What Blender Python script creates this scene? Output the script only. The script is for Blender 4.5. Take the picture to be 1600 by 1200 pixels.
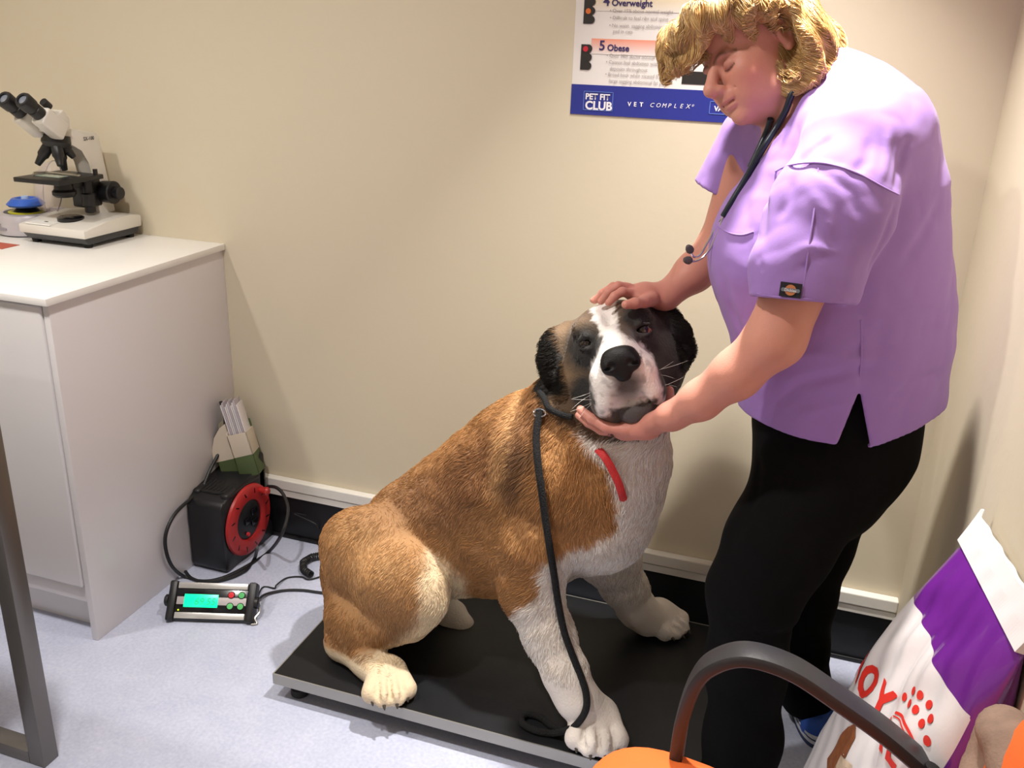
import bpy, bmesh, math, random
import numpy as np
from mathutils import Vector, Matrix, Euler
for o in list(bpy.data.objects): bpy.data.objects.remove(o)
SC = bpy.context.scene
COL = SC.collection
# ------------------------------------------------------------------ camera
FPX = 1436.4; PITCH, ROLL, YAW = .35836, .03537, .31659
CAM = np.array([0.0, -2.22, 1.5])
_cy, _sy, _cp, _sp = math.cos(YAW), math.sin(YAW), math.cos(PITCH), math.sin(PITCH)
FW = np.array([-_sy*_cp, _cy*_cp, -_sp]); _r = np.array([_cy, _sy, 0.0]); _u = np.cross(_r, FW)
RT = _r*math.cos(ROLL)+_u*math.sin(ROLL); UP = -_r*math.sin(ROLL)+_u*math.cos(ROLL)
cd = bpy.data.cameras.new('camera'); cam = bpy.data.objects.new('camera', cd); COL.objects.link(cam)
cd.sensor_width = 36; cd.lens = FPX/1600*36; cd.clip_start = .02; cd.clip_end = 50
M = Matrix.Identity(4)
for i in range(3):
    M[i][0] = RT[i]; M[i][1] = UP[i]; M[i][2] = -FW[i]; M[i][3] = CAM[i]
cam.matrix_world = M; SC.camera = cam
def _ray(x, y): return FW+RT*(x-800)/FPX-UP*(y-600)/FPX
def _on(ax, v, x, y):
    d = _ray(x, y); return CAM+d*((v-CAM[ax])/d[ax])
def PX(v, x, y): return _on(0, v, x, y)      # world point seen at pixel x,y lying in the plane X=v
def PY(v, x, y): return _on(1, v, x, y)
def PZ(v, x, y): return _on(2, v, x, y)
# ------------------------------------------------------------------ colour management, world, lamps
SC.view_settings.view_transform = 'Standard'; SC.view_settings.look = 'None'
SC.view_settings.gamma = 1; SC.view_settings.use_curve_mapping = False
SC.view_settings.exposure = 0.0
W = bpy.data.worlds.new('world'); SC.world = W; W.use_nodes = True
W.node_tree.nodes['Background'].inputs[0].default_value = (.9, .93, 1, 1)
W.node_tree.nodes['Background'].inputs[1].default_value = .05
CEIL = 2.5
def lamp(name, x, y, power, r=.05, spread=150, col=(1, .955, .90), tilt=(0, 0)):
    l = bpy.data.lights.new(name, 'AREA'); l.shape = 'DISK'; l.size = r*2; l.energy = power; l.color = col
    l.spread = math.radians(spread)
    o = bpy.data.objects.new(name, l); COL.objects.link(o); o.location = (x, y, CEIL-.03)
    o.rotation_euler = (tilt[0], tilt[1], 0)
    return o
LAMPS = [(-.14, -.50, 14.5, .045, 72), (-1.10, -1.35, 22, .06, 150), (-2.2, -1.25, 13, .06, 150), (-1.5, -4.3, 22, .08, 160)]
for i, a in enumerate(LAMPS): lamp('downlight_lamp', *a)
# ------------------------------------------------------------------ materials
def lin(c):
    if isinstance(c, str):
        c = c.lstrip('#'); c = [int(c[i:i+2], 16)/255 for i in (0, 2, 4)]
    return tuple((v/12.92 if v <= .04045 else ((v+.055)/1.055)**2.4) for v in c)
MATS = {}
def mat(name, col=None, rough=.5, metal=0, spec=.5, bump=None, var=None, emit=None, trans=0, alpha=1, sheen=0, coat=0, sss=0, attr=None):
    """bump=(scale, strength[, detail]); var=(scale, amount) brightness variation; attr = colour attribute name"""
    if name in MATS: return MATS[name]
    m = bpy.data.materials.new(name); m.use_nodes = True; nt = m.node_tree; b = nt.nodes['Principled BSDF']
    L = nt.links.new
    if col is not None: b.inputs['Base Color'].default_value = (*lin(col), 1)
    b.inputs['Roughness'].default_value = rough; b.inputs['Metallic'].default_value = metal
    b.inputs['Specular IOR Level'].default_value = spec
    b.inputs['Transmission Weight'].default_value = trans; b.inputs['Alpha'].default_value = alpha
    b.inputs['Sheen Weight'].default_value = sheen; b.inputs['Coat Weight'].default_value = coat
    if sss:
        b.inputs['Subsurface Weight'].default_value = sss; b.inputs['Subsurface Radius'].default_value = (.012, .005, .003)
        b.inputs['Subsurface Scale'].default_value = .6
    if emit:
        b.inputs['Emission Color'].default_value = (*lin(emit[0]), 1); b.inputs['Emission Strength'].default_value = emit[1]
    tc = nt.nodes.new('ShaderNodeTexCoord')
    src = None
    if attr:
        a = nt.nodes.new('ShaderNodeAttribute'); a.attribute_name = attr; src = a.outputs['Color']
        L(src, b.inputs['Base Color'])
    if var:
        n = nt.nodes.new('ShaderNodeTexNoise'); n.inputs['Scale'].default_value = var[0]; n.inputs['Detail'].default_value = 5
        L(tc.outputs['Object'], n.inputs['Vector'])
        r = nt.nodes.new('ShaderNodeMapRange'); r.inputs['From Min'].default_value = .3; r.inputs['From Max'].default_value = .7
        r.inputs['To Min'].default_value = 1-var[1]; r.inputs['To Max'].default_value = 1+var[1]
        L(n.outputs['Fac'], r.inputs['Value'])
        v = nt.nodes.new('ShaderNodeVectorMath'); v.operation = 'SCALE'
        if src: L(src, v.inputs[0])
        else: v.inputs[0].default_value = lin(col)
        L(r.outputs['Result'], v.inputs['Scale']); L(v.outputs['Vector'], b.inputs['Base Color'])
    if bump:
        n = nt.nodes.new('ShaderNodeTexNoise'); n.inputs['Scale'].default_value = bump[0]; n.inputs['Detail'].default_value = bump[2] if len(bump) > 2 else 4
        L(tc.outputs['Object'], n.inputs['Vector'])
        bp = nt.nodes.new('ShaderNodeBump'); bp.inputs['Strength'].default_value = bump[1]; bp.inputs['Distance'].default_value = .004
        L(n.outputs['Fac'], bp.inputs['Height']); L(bp.outputs['Normal'], b.inputs['Normal'])
    MATS[name] = m
    return m
# ------------------------------------------------------------------ object helpers
def link(name, me, m=None, parent=None, smooth=False):
    o = bpy.data.objects.new(name, me); COL.objects.link(o)
    if m is not None:
        for q in (m if isinstance(m, (list, tuple)) else [m]): me.materials.append(q)
    if parent is not None: o.parent = parent
    if smooth:
        me.polygons.foreach_set('use_smooth', [True]*len(me.polygons))
    return o
def thing(name, label, cat, loc=(0, 0, 0), rot=(0, 0, 0), group=None):
    o = bpy.data.objects.new(name, None); COL.objects.link(o); o.location = loc; o.rotation_euler = rot
    o.empty_display_size = .05
    o['label'] = label; o['category'] = cat
    if group: o['group'] = group
    return o
def tag(o, label, cat, group=None):
    o['label'] = label; o['category'] = cat
    if group: o['group'] = group
    return o
def struct(o): o['kind'] = 'structure'; return o
class BM:
    def __init__(s): s.b = bmesh.new()
    def box(s, lo, hi, bev=0, seg=2, mi=0, rot=None, piv=None):
        lo, hi = Vector(lo), Vector(hi); c = (lo+hi)/2; d = hi-lo
        r = bmesh.ops.create_cube(s.b, size=1); vs = r['verts']
        for v in vs: v.co = Vector((v.co.x*d.x, v.co.y*d.y, v.co.z*d.z))
        if bev:
            es = list({e for v in vs for e in v.link_edges})
            rr = bmesh.ops.bevel(s.b, geom=es, offset=bev, segments=seg, profile=.5, affect='EDGES')
            vs = list({v for f in rr['faces'] for v in f.verts} | {v for v in vs if v.is_valid})
            vs = list(s._grow(vs))
        fs = {f for v in vs for f in v.link_faces}
        for f in fs: f.material_index = mi
        Rm = rot.to_matrix() if rot is not None else Matrix.Identity(3)
        p = Vector(piv) if piv is not None else c
        for v in vs: v.co = p+Rm@(v.co+c-p)
        return vs
    def _grow(s, vs):
        seen = set(vs); st = list(vs)
        while st:
            v = st.pop()
            for e in v.link_edges:
                w = e.other_vert(v)
                if w not in seen: seen.add(w); st.append(w)
        return seen
    def lathe(s, prof, seg=32, M=None, mi=0, closed=True):
        """prof: (r,z) list, revolved about Z then transformed by M"""
        M = M or Matrix.Identity(4); rings = []
        for r, z in prof:
            if r < 1e-6: rings.append([s.b.verts.new(M@Vector((0, 0, z)))])
            else: rings.append([s.b.verts.new(M@Vector((r*math.cos(t*2*math.pi/seg), r*math.sin(t*2*math.pi/seg), z))) for t in range(seg)])
        for a, b in zip(rings, rings[1:]):
            for t in range(seg):
                u = (t+1) % seg
                if len(a) == 1 and len(b) == 1: continue
                if len(a) == 1: f = s.b.faces.new((a[0], b[t], b[u]))
                elif len(b) == 1: f = s.b.faces.new((a[t], b[0], a[u]))
                else: f = s.b.faces.new((a[t], b[t], b[u], a[u]))
                f.material_index = mi
        return s
    def cyl(s, p0, p1, r0, r1=None, seg=24, bev=0, mi=0):
        p0, p1 = Vector(p0), Vector(p1); r1 = r0 if r1 is None else r1
        d = p1-p0; L = d.length; q = d.to_track_quat('Z', 'Y'); T = Matrix.Translation(p0)@q.to_matrix().to_4x4()
        pr = [(0, 0), (r0-bev, 0), (r0, bev), (r1, L-bev), (r1-bev, L), (0, L)] if bev else [(0, 0), (r0, 0), (r1, L), (0, L)]
        return s.lathe(pr, seg, T, mi)
    def prism(s, poly, depth, M=None, mi=0, bev=0):
        """poly: xy outline extruded from z=0 to z=depth, transformed by M"""
        M = M or Matrix.Identity(4)
        a = [s.b.verts.new(M@Vector((x, y, 0))) for x, y in poly]; b = [s.b.verts.new(M@Vector((x, y, depth))) for x, y in poly]
        fs = [s.b.faces.new(a[::-1]), s.b.faces.new(b)]
        n = len(a)
        for i in range(n): fs.append(s.b.faces.new((a[i], a[(i+1) % n], b[(i+1) % n], b[i])))
        for f in fs: f.material_index = mi
        if bev:
            es = list({e for f in fs for e in f.edges})
            bmesh.ops.bevel(s.b, geom=es, offset=bev, segments=2, profile=.5, affect='EDGES')
        return s
    def tube(s, pts, r, seg=10, sub=6, closed=False, flat=1.0, up=None, mi=0, rfun=None, caps=True, squash=None):
        P = [Vector(p) for p in pts]; n = len(P)
        path = []
        def cr(a, b, c, d, t): return .5*((2*b)+(-a+c)*t+(2*a-5*b+4*c-d)*t*t+(-a+3*b-3*c+d)*t**3)
        if sub > 1:
            rng = n if closed else n-1
            for i in range(rng):
                g = (lambda k: P[k % n]) if closed else (lambda k: P[min(max(k, 0), n-1)])
                for k in range(sub): path.append(cr(g(i-1), g(i), g(i+1), g(i+2), k/sub))
            if not closed: path.append(P[-1])
        else: path = P
        m = len(path); N = None; rings = []
        for i in range(m):
            a = path[(i-1) % m] if closed else path[max(i-1, 0)]; b = path[(i+1) % m] if closed else path[min(i+1, m-1)]
            T = (b-a).normalized()
            if up is not None:
                N = Vector(up)-T*Vector(up).dot(T)
            elif N is None:
                N = T.orthogonal()
            else:
                N = N-T*N.dot(T)
            N.normalize(); B = T.cross(N)
            rr = r*(rfun(i/(m-1)) if rfun else 1)
            rings.append([s.b.verts.new(path[i]+N*(rr*flat*math.cos(q*2*math.pi/seg))+B*(rr*math.sin(q*2*math.pi/seg))) for q in range(seg)])
        fs = []
        for i in range(m if closed else m-1):
            a, b = rings[i], rings[(i+1) % m]
            for q in range(seg): fs.append(s.b.faces.new((a[q], a[(q+1) % seg], b[(q+1) % seg], b[q])))
        if not closed and caps: fs.append(s.b.faces.new(rings[0][::-1])); fs.append(s.b.faces.new(rings[-1]))
        for f in fs: f.material_index = mi
        return s
    def ball(s, c, r, seg=20, mi=0, sc=(1, 1, 1), R=None):
        M = Matrix.Translation(Vector(c))@((R or Matrix.Identity(3)).to_4x4())@Matrix.Diagonal((*[r*k for k in sc], 1))
        return s.lathe([(math.sin(math.pi*i/12), -math.cos(math.pi*i/12)) for i in range(13)], seg, M, mi)
    def build(s, name, m=None, parent=None, smooth=True, ang=35):
        bmesh.ops.remove_doubles(s.b, verts=s.b.verts, dist=1e-6)
        bmesh.ops.recalc_face_normals(s.b, faces=s.b.faces)
        me = bpy.data.meshes.new(name); s.b.to_mesh(me); s.b.free()
        if smooth:
            me.polygons.foreach_set('use_smooth', [True]*len(me.polygons))
            try: me.set_sharp_from_angle(angle=math.radians(ang))
            except Exception: pass
        return link(name, me, m, parent)
def text_mesh(txt, size, shear=0, bold=0, align='LEFT', ext=0):
    c = bpy.data.curves.new('t', 'FONT'); c.body = txt; c.size = size; c.shear = shear; c.offset = bold; c.align_x = align; c.extrude = ext
    c.resolution_u = 3
    o = bpy.data.objects.new('t', c); COL.objects.link(o)
    dg = bpy.context.evaluated_depsgraph_get(); dg.update()
    me = bpy.data.meshes.new_from_object(o.evaluated_get(dg)); bpy.data.objects.remove(o); bpy.data.curves.remove(c)
    me.materials.clear()
    return me
def text_obj(name, txt, size, mtx, m, parent=None, **k):
    me = text_mesh(txt, size, **k); me.transform(mtx); return link(name, me, m, parent)
# ------------------------------------------------------------------ room
RW = .325; LW = -2.62; BK = -5.6
mWall = mat('wall_paint', '#d0c5ae', .75, bump=(60, .08), var=(1.2, .015))
mCeil = mat('ceiling_paint', '#efece6', .9)
def floor_mat():
    m = mat('vinyl_floor', '#bcc0d2', .42, spec=.4); nt = m.node_tree; b = nt.nodes['Principled BSDF']; L = nt.links.new
    tc = nt.nodes.new('ShaderNodeTexCoord')
    n = nt.nodes.new('ShaderNodeTexNoise'); n.inputs['Scale'].default_value = 9; n.inputs['Detail'].default_value = 6; n.inputs['Roughness'].default_value = .7
    v = nt.nodes.new('ShaderNodeTexVoronoi'); v.inputs['Scale'].default_value = 220
    n2 = nt.nodes.new('ShaderNodeTexNoise'); n2.inputs['Scale'].default_value = 120; n2.inputs['Detail'].default_value = 3
    for q in (n, v, n2): L(tc.outputs['Object'], q.inputs['Vector'])
    r = nt.nodes.new('ShaderNodeValToRGB'); e = r.color_ramp.elements
    e[0].position = .3; e[0].color = (*lin('#a9afc6'), 1); e[1].position = .7; e[1].color = (*lin('#c6c9da'), 1)
    mx = nt.nodes.new('ShaderNodeMix'); mx.inputs[0].default_value = .45
    a = nt.nodes.new('ShaderNodeMath'); a.operation = 'MULTIPLY_ADD'; a.inputs[1].default_value = .5; a.inputs[2].default_value = 0
    L(n2.outputs['Fac'], mx.inputs[2]); L(n.outputs['Fac'], mx.inputs[3]); L(mx.outputs[0], r.inputs[0]); L(r.outputs[0], b.inputs['Base Color'])
    sp = nt.nodes.new('ShaderNodeTexVoronoi'); sp.inputs['Scale'].default_value = 60
    L(tc.outputs['Object'], sp.inputs['Vector'])
    return m
mFloor = floor_mat()
def slab(name, lo, hi, m): b = BM(); b.box(lo, hi); return struct(b.build(name, m, smooth=False))
slab('floor', (LW-.1, BK-.1, -.1), (RW+.1, .1, 0), mFloor)
slab('ceiling', (LW-.1, BK-.1, CEIL), (RW+.1, .1, CEIL+.1), mCeil)
slab('wall_back', (LW-.1, 0, 0), (RW+.1, .1, CEIL), mWall)
slab('wall_right', (RW, BK, 0), (RW+.1, 0, CEIL), mWall)
slab('wall_left', (LW-.1, BK, 0), (LW, 0, CEIL), mWall)
slab('wall_front', (LW-.1, BK-.1, 0), (RW+.1, BK, CEIL), mWall)
# black coved vinyl skirting with white cable trunking on top of it
mSk = mat('black_vinyl', '#141416', .45, spec=.4)
mTr = mat('white_trunking', '#dedad2', .4)
b = BM(); b.box((-1.62, -.012, 0), (RW, 0, .15)); b.box((-1.62, -.02, 0), (RW, -.012, .012), .003)
struct(b.build('baseboard_back', mSk, smooth=False))
b = BM(); b.box((-1.62, -.022, .149), (RW, 0, .172), .002); b.box((-1.62, -.026, .174), (RW, 0, .207), .003); b.box((-1.62, -.016, .17), (RW, 0, .176))
struct(b.build('trim_1', mTr, smooth=False))
b = BM(); b.box((RW-.012, -4, 0), (RW, -.012, .09)); struct(b.build('baseboard_right', mSk, smooth=False))
# downlight fittings in the ceiling
mFit = mat('white_metal', '#f2f2f0', .35); mLens = mat('lamp_lens', '#fff4e0', .3, emit=('#ffe9cc', 4))
for i, (x, y, *_) in enumerate(LAMPS):
    t = thing('downlight', ['recessed round downlight above the woman and dog', 'recessed round downlight above the steel table', 'recessed round downlight above the cabinet with the microscope', 'recessed round downlight behind the photographer'][i], 'ceiling light', (x, y, CEIL))
    b = BM(); b.lathe([(.058, 0), (.075, 0), (.075, -.006), (.058, -.008), (.058, 0)], 40); b.build('rim', mFit, t)
    b = BM(); b.lathe([(0, -.001), (.057, -.001), (.057, -.004), (0, -.004)], 32); b.build('lens', mLens, t)
# ------------------------------------------------------------------ cabinet with worktop
mCab = mat('white_laminate', '#dcd8da', .28, spec=.5); mTop = mat('worktop_white', '#f0eeea', .35)
mCabD = mat('gloss_white_door', '#dddadb', .12, spec=.6)
cab = thing('base_cabinet', 'white base cabinet with gloss door standing against the back wall', 'cabinet', (-2.04, -.33, 0))
def loc(o, t):     # keep world-space mesh under a placed thing
    o.matrix_parent_inverse = Matrix.Identity(4); o.data.transform(t.matrix_basis.inverted()); return o
def LB(b, name, m, t, **k):
    bpy.context.view_layer.update(); o = b.build(name, m, t, **k); return loc(o, t)
XL = -2.6
b = BM(); b.box((-1.638, -.655, 0), (-1.62, 0, .903), .0015); LB(b, 'side_panel', mCab, cab)
b = BM(); b.box((XL, -.62, .1), (-1.639, 0, .902)); LB(b, 'carcass', mCab, cab, smooth=False)
b = BM(); b.box((XL, -.60, 0), (-1.639, -.585, .099)); LB(b, 'plinth', mCab, cab, smooth=False)
b = BM(); b.box((XL+.02, -.658, .155), (-1.6425, -.638, .898), .006, 3); LB(b, 'door', mCabD, cab)
b = BM(); b.box((XL+.02, -.645, .105), (-1.6425, -.638, .152), .002); LB(b, 'drawer_rail', mCab, cab)
b = BM(); b.box((XL, -.668, .904), (-1.612, 0, .922), .0015); wt = b.build('worktop', mTop); tag(wt, 'white laminate worktop slab lying on the white base cabinet', 'worktop')
# ------------------------------------------------------------------ steel table (left foreground)
mSt = mat('brushed_steel', '#77736f', .38, metal=.75, bump=(200, .03))
tb = thing('steel_table', 'steel framed table, its square leg and floor rail at left edge of photo', 'table', (-1.42, -1.05, 0))
s = .04
def leg(x, y, nm='leg'):
    b = BM(); b.box((x-s, y-s/2, .0), (x, y+s/2, .86), .002); LB(b, nm, mSt, tb)
lx, ly = -1.408, -1.032
leg(lx, ly); leg(-2.45, ly); leg(lx, -1.72); leg(-2.45, -1.72)
for y in (ly, -1.72):
    b = BM(); b.box((-2.45, y-s/2, 0), (lx-s, y+s/2, .032), .002); LB(b, 'floor_rail', mSt, tb)
b = BM(); b.box((-2.5, -1.76, .86), (lx, ly+.02, .89), .003); LB(b, 'tabletop', mSt, tb)
# ------------------------------------------------------------------ poster
mPap = mat('poster_paper', '#e4dfdb', .35); mBlu = mat('poster_blue', '#2b3388', .35)
mOrg = mat('poster_orange', '#e59a82', .4); mTx = mat('poster_grey_text', '#a39b98', .5); mNv = mat('poster_navy_text', '#35285e', .5)
mWh = mat('poster_white_text', '#e8e4ea', .4); mLB = mat('poster_light_blue', '#6f8fd8', .4); mBk = mat('poster_black', '#2a2624', .4)
po = thing('wall_poster', 'white and blue pet weight poster taped to the back wall', 'poster', (-.4, 0, 1.6))
PYW = -.0025
def wp(x, y): p = PY(0, x, y); return float(p[0]), float(p[2])
x0, x1, z0, z1 = -.604, -.205, 1.338, 1.93
b = BM(); b.box((x0, -.0015, z0), (x1, -.0003, z1)); LB(b, 'sheet', mPap, po, smooth=False)
def rect(nm, a, c, m, dy=0, par=None):
    b = BM(); b.box((min(a[0], c[0]), PYW-dy, min(a[1], c[1])), (max(a[0], c[0]), PYW+.0008, max(a[1], c[1]))); return LB(b, nm, m, po, smooth=False)
rect('blue_footer', (x0, z0), (x1, 1.406), mBlu)
def ptxt(txt, px, py, size, m, nm='lettering', **k):
    x, z = wp(px, py); return loc(text_obj(nm, txt, size, Matrix.Translation((x, PYW-.0012, z))@Matrix.Rotation(math.pi/2, 4, 'X'), m, po, **k), po)
bpy.context.view_layer.update()
# heading panels, fading towards the white paper
def band(nm, px0, py0, px1, py1, ca, cb):
    a = wp(px0, py0); c = wp(px1, py1); me = bpy.data.meshes.new(nm)
    n = 12; vs = []; fs = []
    for i in range(n+1):
        z = a[1]+(c[1]-a[1])*i/n; vs += [(a[0], PYW, z), (c[0], PYW, z)]
    for i in range(n): fs.append((2*i, 2*i+2, 2*i+3, 2*i+1))
    me.from_pydata(vs, [], fs); at = me.color_attributes.new('col', 'FLOAT_COLOR', 'POINT')
    A, B = lin(ca), lin(cb)
    for i in range(n+1):
        t = i/n; cc = [A[j]*(1-t)+B[j]*t for j in range(3)]
        for q in (0, 1): at.data[2*i+q].color = (*cc, 1)
    return loc(link(nm, me, mat('poster_print', '#ffffff', .4, attr='col'), po), po)
band('orange_heading_panel', 925, 60, 1130, 92, '#e8957c', '#e4dcd8')
band('yellow_heading_panel', 925, -40, 1130, 22, '#e8c860', '#e4ddd4')
ptxt('5', 936, 78, .030, mNv, bold=.0006); ptxt('Obese', 949, 79, .0195, mNv, bold=.0005)
ptxt('4', 943, 9, .030, mNv, bold=.0006); ptxt('Overweight', 956, 9, .0195, mNv, bold=.0005)
for t, x, y in (('• Over 15% above normal weight', 953, 19), ('• Difficult to feel ribs and spine', 953, 30), ('• No waist, sagging abdominal', 952, 42), ('   pad in cats', 952, 51),
                ('• Over 30% above normal weight', 948, 89), ('• Cannot feel abdomen with large', 947, 99), ('   deposits throughout', 947, 109),
                ('• Broad back when viewed from above', 946, 118), ('   large sagging abdominal fat pad', 946, 128)):
    ptxt(t, x, y, .0108, mTx, 'small_lettering')
def light_box(px, py, on):
    x, z = wp(px, py)
    b = BM(); b.box((x, PYW-.0008, z-.056), (x+.020, PYW+.0008, z)); LB(b, 'traffic_light_print', mBk, po, smooth=False)
    for k in range(3):
        b = BM(); b.lathe([(0, 0), (.0088, 0), (.0088, .001), (0, .001)], 20, Matrix.Translation((x+.018, PYW-.0006, z-.009-.019*k))@Matrix.Rotation(math.pi/2, 4, 'X'))
        LB(b, 'lens_print', mBk, po)
        if k == on[0]:
            b = BM(); b.lathe([(0, 0), (.0062, 0), (.0062, .001), (0, .001)], 20, Matrix.Translation((x+.011, PYW-.0014, z-.010-.019*k))@Matrix.Rotation(math.pi/2, 4, 'X'))
            LB(b, 'lit_lens_print', mat('poster_'+on[1], on[2], .4), po)
light_box(909, 69, (0, 'red', '#c02838')); light_box(914, -4, (1, 'amber', '#d8702c'))
# boxed club mark, line mark, second box
def frame(px0, py0, px1, py1, w, m, nm):
    (xa, za), (xb, zb) = wp(px0, py0), wp(px1, py1)
    b = BM()
    for lo, hi in (((xa, zb), (xb, zb+w)), ((xa, za-w), (xb, za)), ((xa, zb), (xa+w, za)), ((xb-w, zb), (xb, za))):
        b.box((lo[0], PYW-.0012, lo[1]), (hi[0], PYW, hi[1]))
    LB(b, nm, m, po, smooth=False)
frame(913, 142, 957, 174, .001, mLB, 'mark_frame'); frame(1110, 158, 1150, 180, .001, mLB, 'second_mark_frame')
ptxt('PET FIT', 915, 154.5, .0185, mWh, bold=.0006); ptxt('CLUB', 914.5, 170, .0265, mWh, bold=.0009)
x, z = wp(981, 166)
for i, ch in enumerate('VET COMPLEX®'):
    if ch == ' ': continue
    sz = .0135 if ch != '®' else .007
    ptxt(ch, 981+i*9.35-(3 if i > 3 else 0), 165.5+i*.35-(3 if ch == '®' else 0), sz, mWh, shear=.25 if i > 3 else 0, bold=.0003 if i < 3 else 0)
ptxt('VA', 1116, 173, .015, mWh, bold=.0006)
x, z = wp(1065, 131); rect('photo_print', (x, z), (x+.07, z+.028), mBk)
mBlack = mat('black_plastic', '#17171a', .42, bump=(300, .05)); mBlackG = mat('black_gloss', '#101014', .2)
mSteelL = mat('steel_light', '#b9b6b0', .3, metal=.9); mChr = mat('chrome', '#d8d8d8', .15, metal=1)
mEn = mat('cream_enamel', '#dcd8d0', .3, coat=.3); mRub = mat('rubber', '#121212', .8)
mGl = mat('clear_plastic', '#f3e6ea', .08, alpha=.22, spec=.6)
T4 = Matrix.Translation
def RX(a): return Matrix.Rotation(math.radians(a), 4, 'X')
def RY(a): return Matrix.Rotation(math.radians(a), 4, 'Y')
def RZ(a): return Matrix.Rotation(math.radians(a), 4, 'Z')
# ------------------------------------------------------------------ weighing platform
sc_ = thing('weighing_platform', 'low black-topped weighing platform with steel rim on the floor under the dog', 'scale', (-.58, -.375, 0))
sx0, sx1, sy0, sy1 = -1.077, .0, -.682, -.10
def steel_rim():
    b = BM(); w = .003
    b.box((sx0, sy0, .043), (sx1, sy0+w, .0715)); b.box((sx0, sy1-w, .043), (sx1, sy1, .0715)); b.box((sx0, sy0+w, .043), (sx0+w, sy1-w, .0715)); b.box((sx1-w, sy0+w, .043), (sx1, sy1-w, .0715))
    return b
LB(steel_rim(), 'rim', mat('rim_steel', '#a3a19c', .35, metal=.55), sc_, smooth=False)
mMat = mat('black_rubber_mat', '#17181b', .45, spec=.35, bump=(500, .15), var=(6, .25))
b = BM(); b.box((sx0+.003, sy0+.003, .055), (sx1-.003, sy1-.003, .0705)); LB(b, 'rubber_mat', mMat, sc_, smooth=False)
b = BM(); b.box((sx0+.03, sy0+.04, .040), (sx1-.03, sy0+.09, .055)); b.box((sx0+.03, sy1-.09, .040), (sx1-.03, sy1-.04, .055)); b.box((-.58, sy0+.04, .040), (-.52, sy1-.04, .054)); LB(b, 'base_frame', mBlack, sc_, smooth=False)
for fx in (sx0+.05, sx1-.05):
    for fy in (sy0+.035, sy1-.05):
        b = BM(); b.lathe([(0, 0), (.017, 0), (.021, .004), (.021, .022), (.014, .028), (.007, .030), (.007, .05), (0, .05)], 24, T4((fx, fy, 0))); ft = LB(b, 'foot', mRub, sc_)
# ------------------------------------------------------------------ weight display
A = PZ(0, 262, 972); Bq = PZ(0, 392, 976); ang = math.degrees(math.atan2(Bq[1]-A[1], Bq[0]-A[0]))
dm = thing('weight_display', 'black weight display with glowing green screen on floor beside the white cabinet', 'display', tuple((A+Bq)/2), (0, 0, math.radians(ang)))
# local: x along front, y to the back, face tilted
wd = float(np.linalg.norm(Bq-A))/2-.004
face = RX(-48+90-0)  # face plane tilts back
def DF(x, v, o=0):  # point on the sloped face: x across, v up the slope (0..h), o outward
    t = math.radians(48); return Vector((x, v*math.cos(t)-o*math.sin(t)+.0, .012+v*math.sin(t)+o*math.cos(t)))
HF = .098
def fbox(x0, x1, v0, v1, o0, o1, m, nm, par=dm, bev=.001):
    t = math.radians(48); b = BM()
    vs = b.box((x0, v0, o0), (x1, v1, o1), bev)
    Mx = T4((0, 0, .012))@RX(48)
    for v in b.b.verts: v.co = Mx@v.co
    return b.build(nm, m, par)
b = BM(); b.prism([(0, 0), (.06, -.004), (.085, .03), (HF*.669, .012+HF*.743-.004-.01), (0.0, .016)][0:0] or [(.002, .004), (.062, .004), (.09, .05), (.068, .082), (.0, .012)], 2*wd-.02, T4((-wd+.01, 0, 0))@Matrix(((0, 0, 1, 0), (1, 0, 0, 0), (0, 1, 0, 0), (0, 0, 0, 1)))); b.build('housing', mBlack, dm)
fbox(-wd+.012, wd-.012, .018, HF-.018, -.003, .0015, mBlackG, 'face_panel')
mAl = mat('aluminium', '#cfcdc9', .3, metal=.5)
fbox(-wd+.014, wd-.014, .001, .017, -.002, .004, mAl, 'aluminium_strip'); fbox(-wd+.014, wd-.014, HF-.017, HF-.001, -.002, .004, mAl, 'aluminium_strip')
fbox(-wd+.014, wd-.014, .038, .059, .0, .0022, mat('grey_label', '#b3abab', .45), 'grey_stripe')
for s in (-1, 1):
    e = fbox(s*(wd-.001)-.011, s*(wd-.001)+.011, -.006, HF+.004, -.034, .007, mBlack, 'end_cap', bev=.006)
    b = BM(); b.lathe([(0, 0), (.016, 0), (.016, .008), (.012, .011), (0, .011)], 24, T4(DF(s*(wd+.009), HF*.5, -.008))@RY(90*s)); k = b.build('clamp_knob', mBlack, e)
    b = BM(); b.lathe([(0, 0), (.005, 0), (.005, .002), (0, .002)], 16, T4(DF(s*(wd+.0205), HF*.5, -.008))@RY(90*s)); b.build('screw', mChr, e)
scr = fbox(-wd+.034, .018, .031, .066, .001, .0035, mat('green_screen', '#00ffb0', .3, emit=('#10f0a0', .85)), 'screen')
Mx = T4((0, 0, .012))@RX(48)
mDig = mat('digit_green', '#0fb882', .4, emit=('#0fb080', .3))
text_obj('digits', '69.55', .026, Mx@T4((-wd+.062, .038, .0037)), mDig, scr, shear=.15)
for (x, v, c) in ((.052, .066, '#d02430'), (.080, .066, '#4fae62'), (.052, .036, '#5cbc6c'), (.080, .036, '#55b566')):
    b = BM(); b.lathe([(0, .001), (.0098, .001), (.0098, .0032), (0, .0032)], 24, Mx@T4((x, v, 0))); k = b.build('button', mBlackG, dm)
    b = BM(); b.lathe([(0, .003), (.0080, .003), (.0078, .0045), (0, .0052)], 24, Mx@T4((x, v, 0))); b.build('button_cap', mat('btn'+c, c, .35), k)
b = BM(); b.lathe([(0, .001), (.0022, .001), (.0015, .003), (0, .0033)], 14, Mx@T4((-wd+.022, .023, 0))); b.build('indicator_light', mat('led_yellow', '#d8f020', .3, emit=('#d8ff20', 2)), dm)
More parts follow.
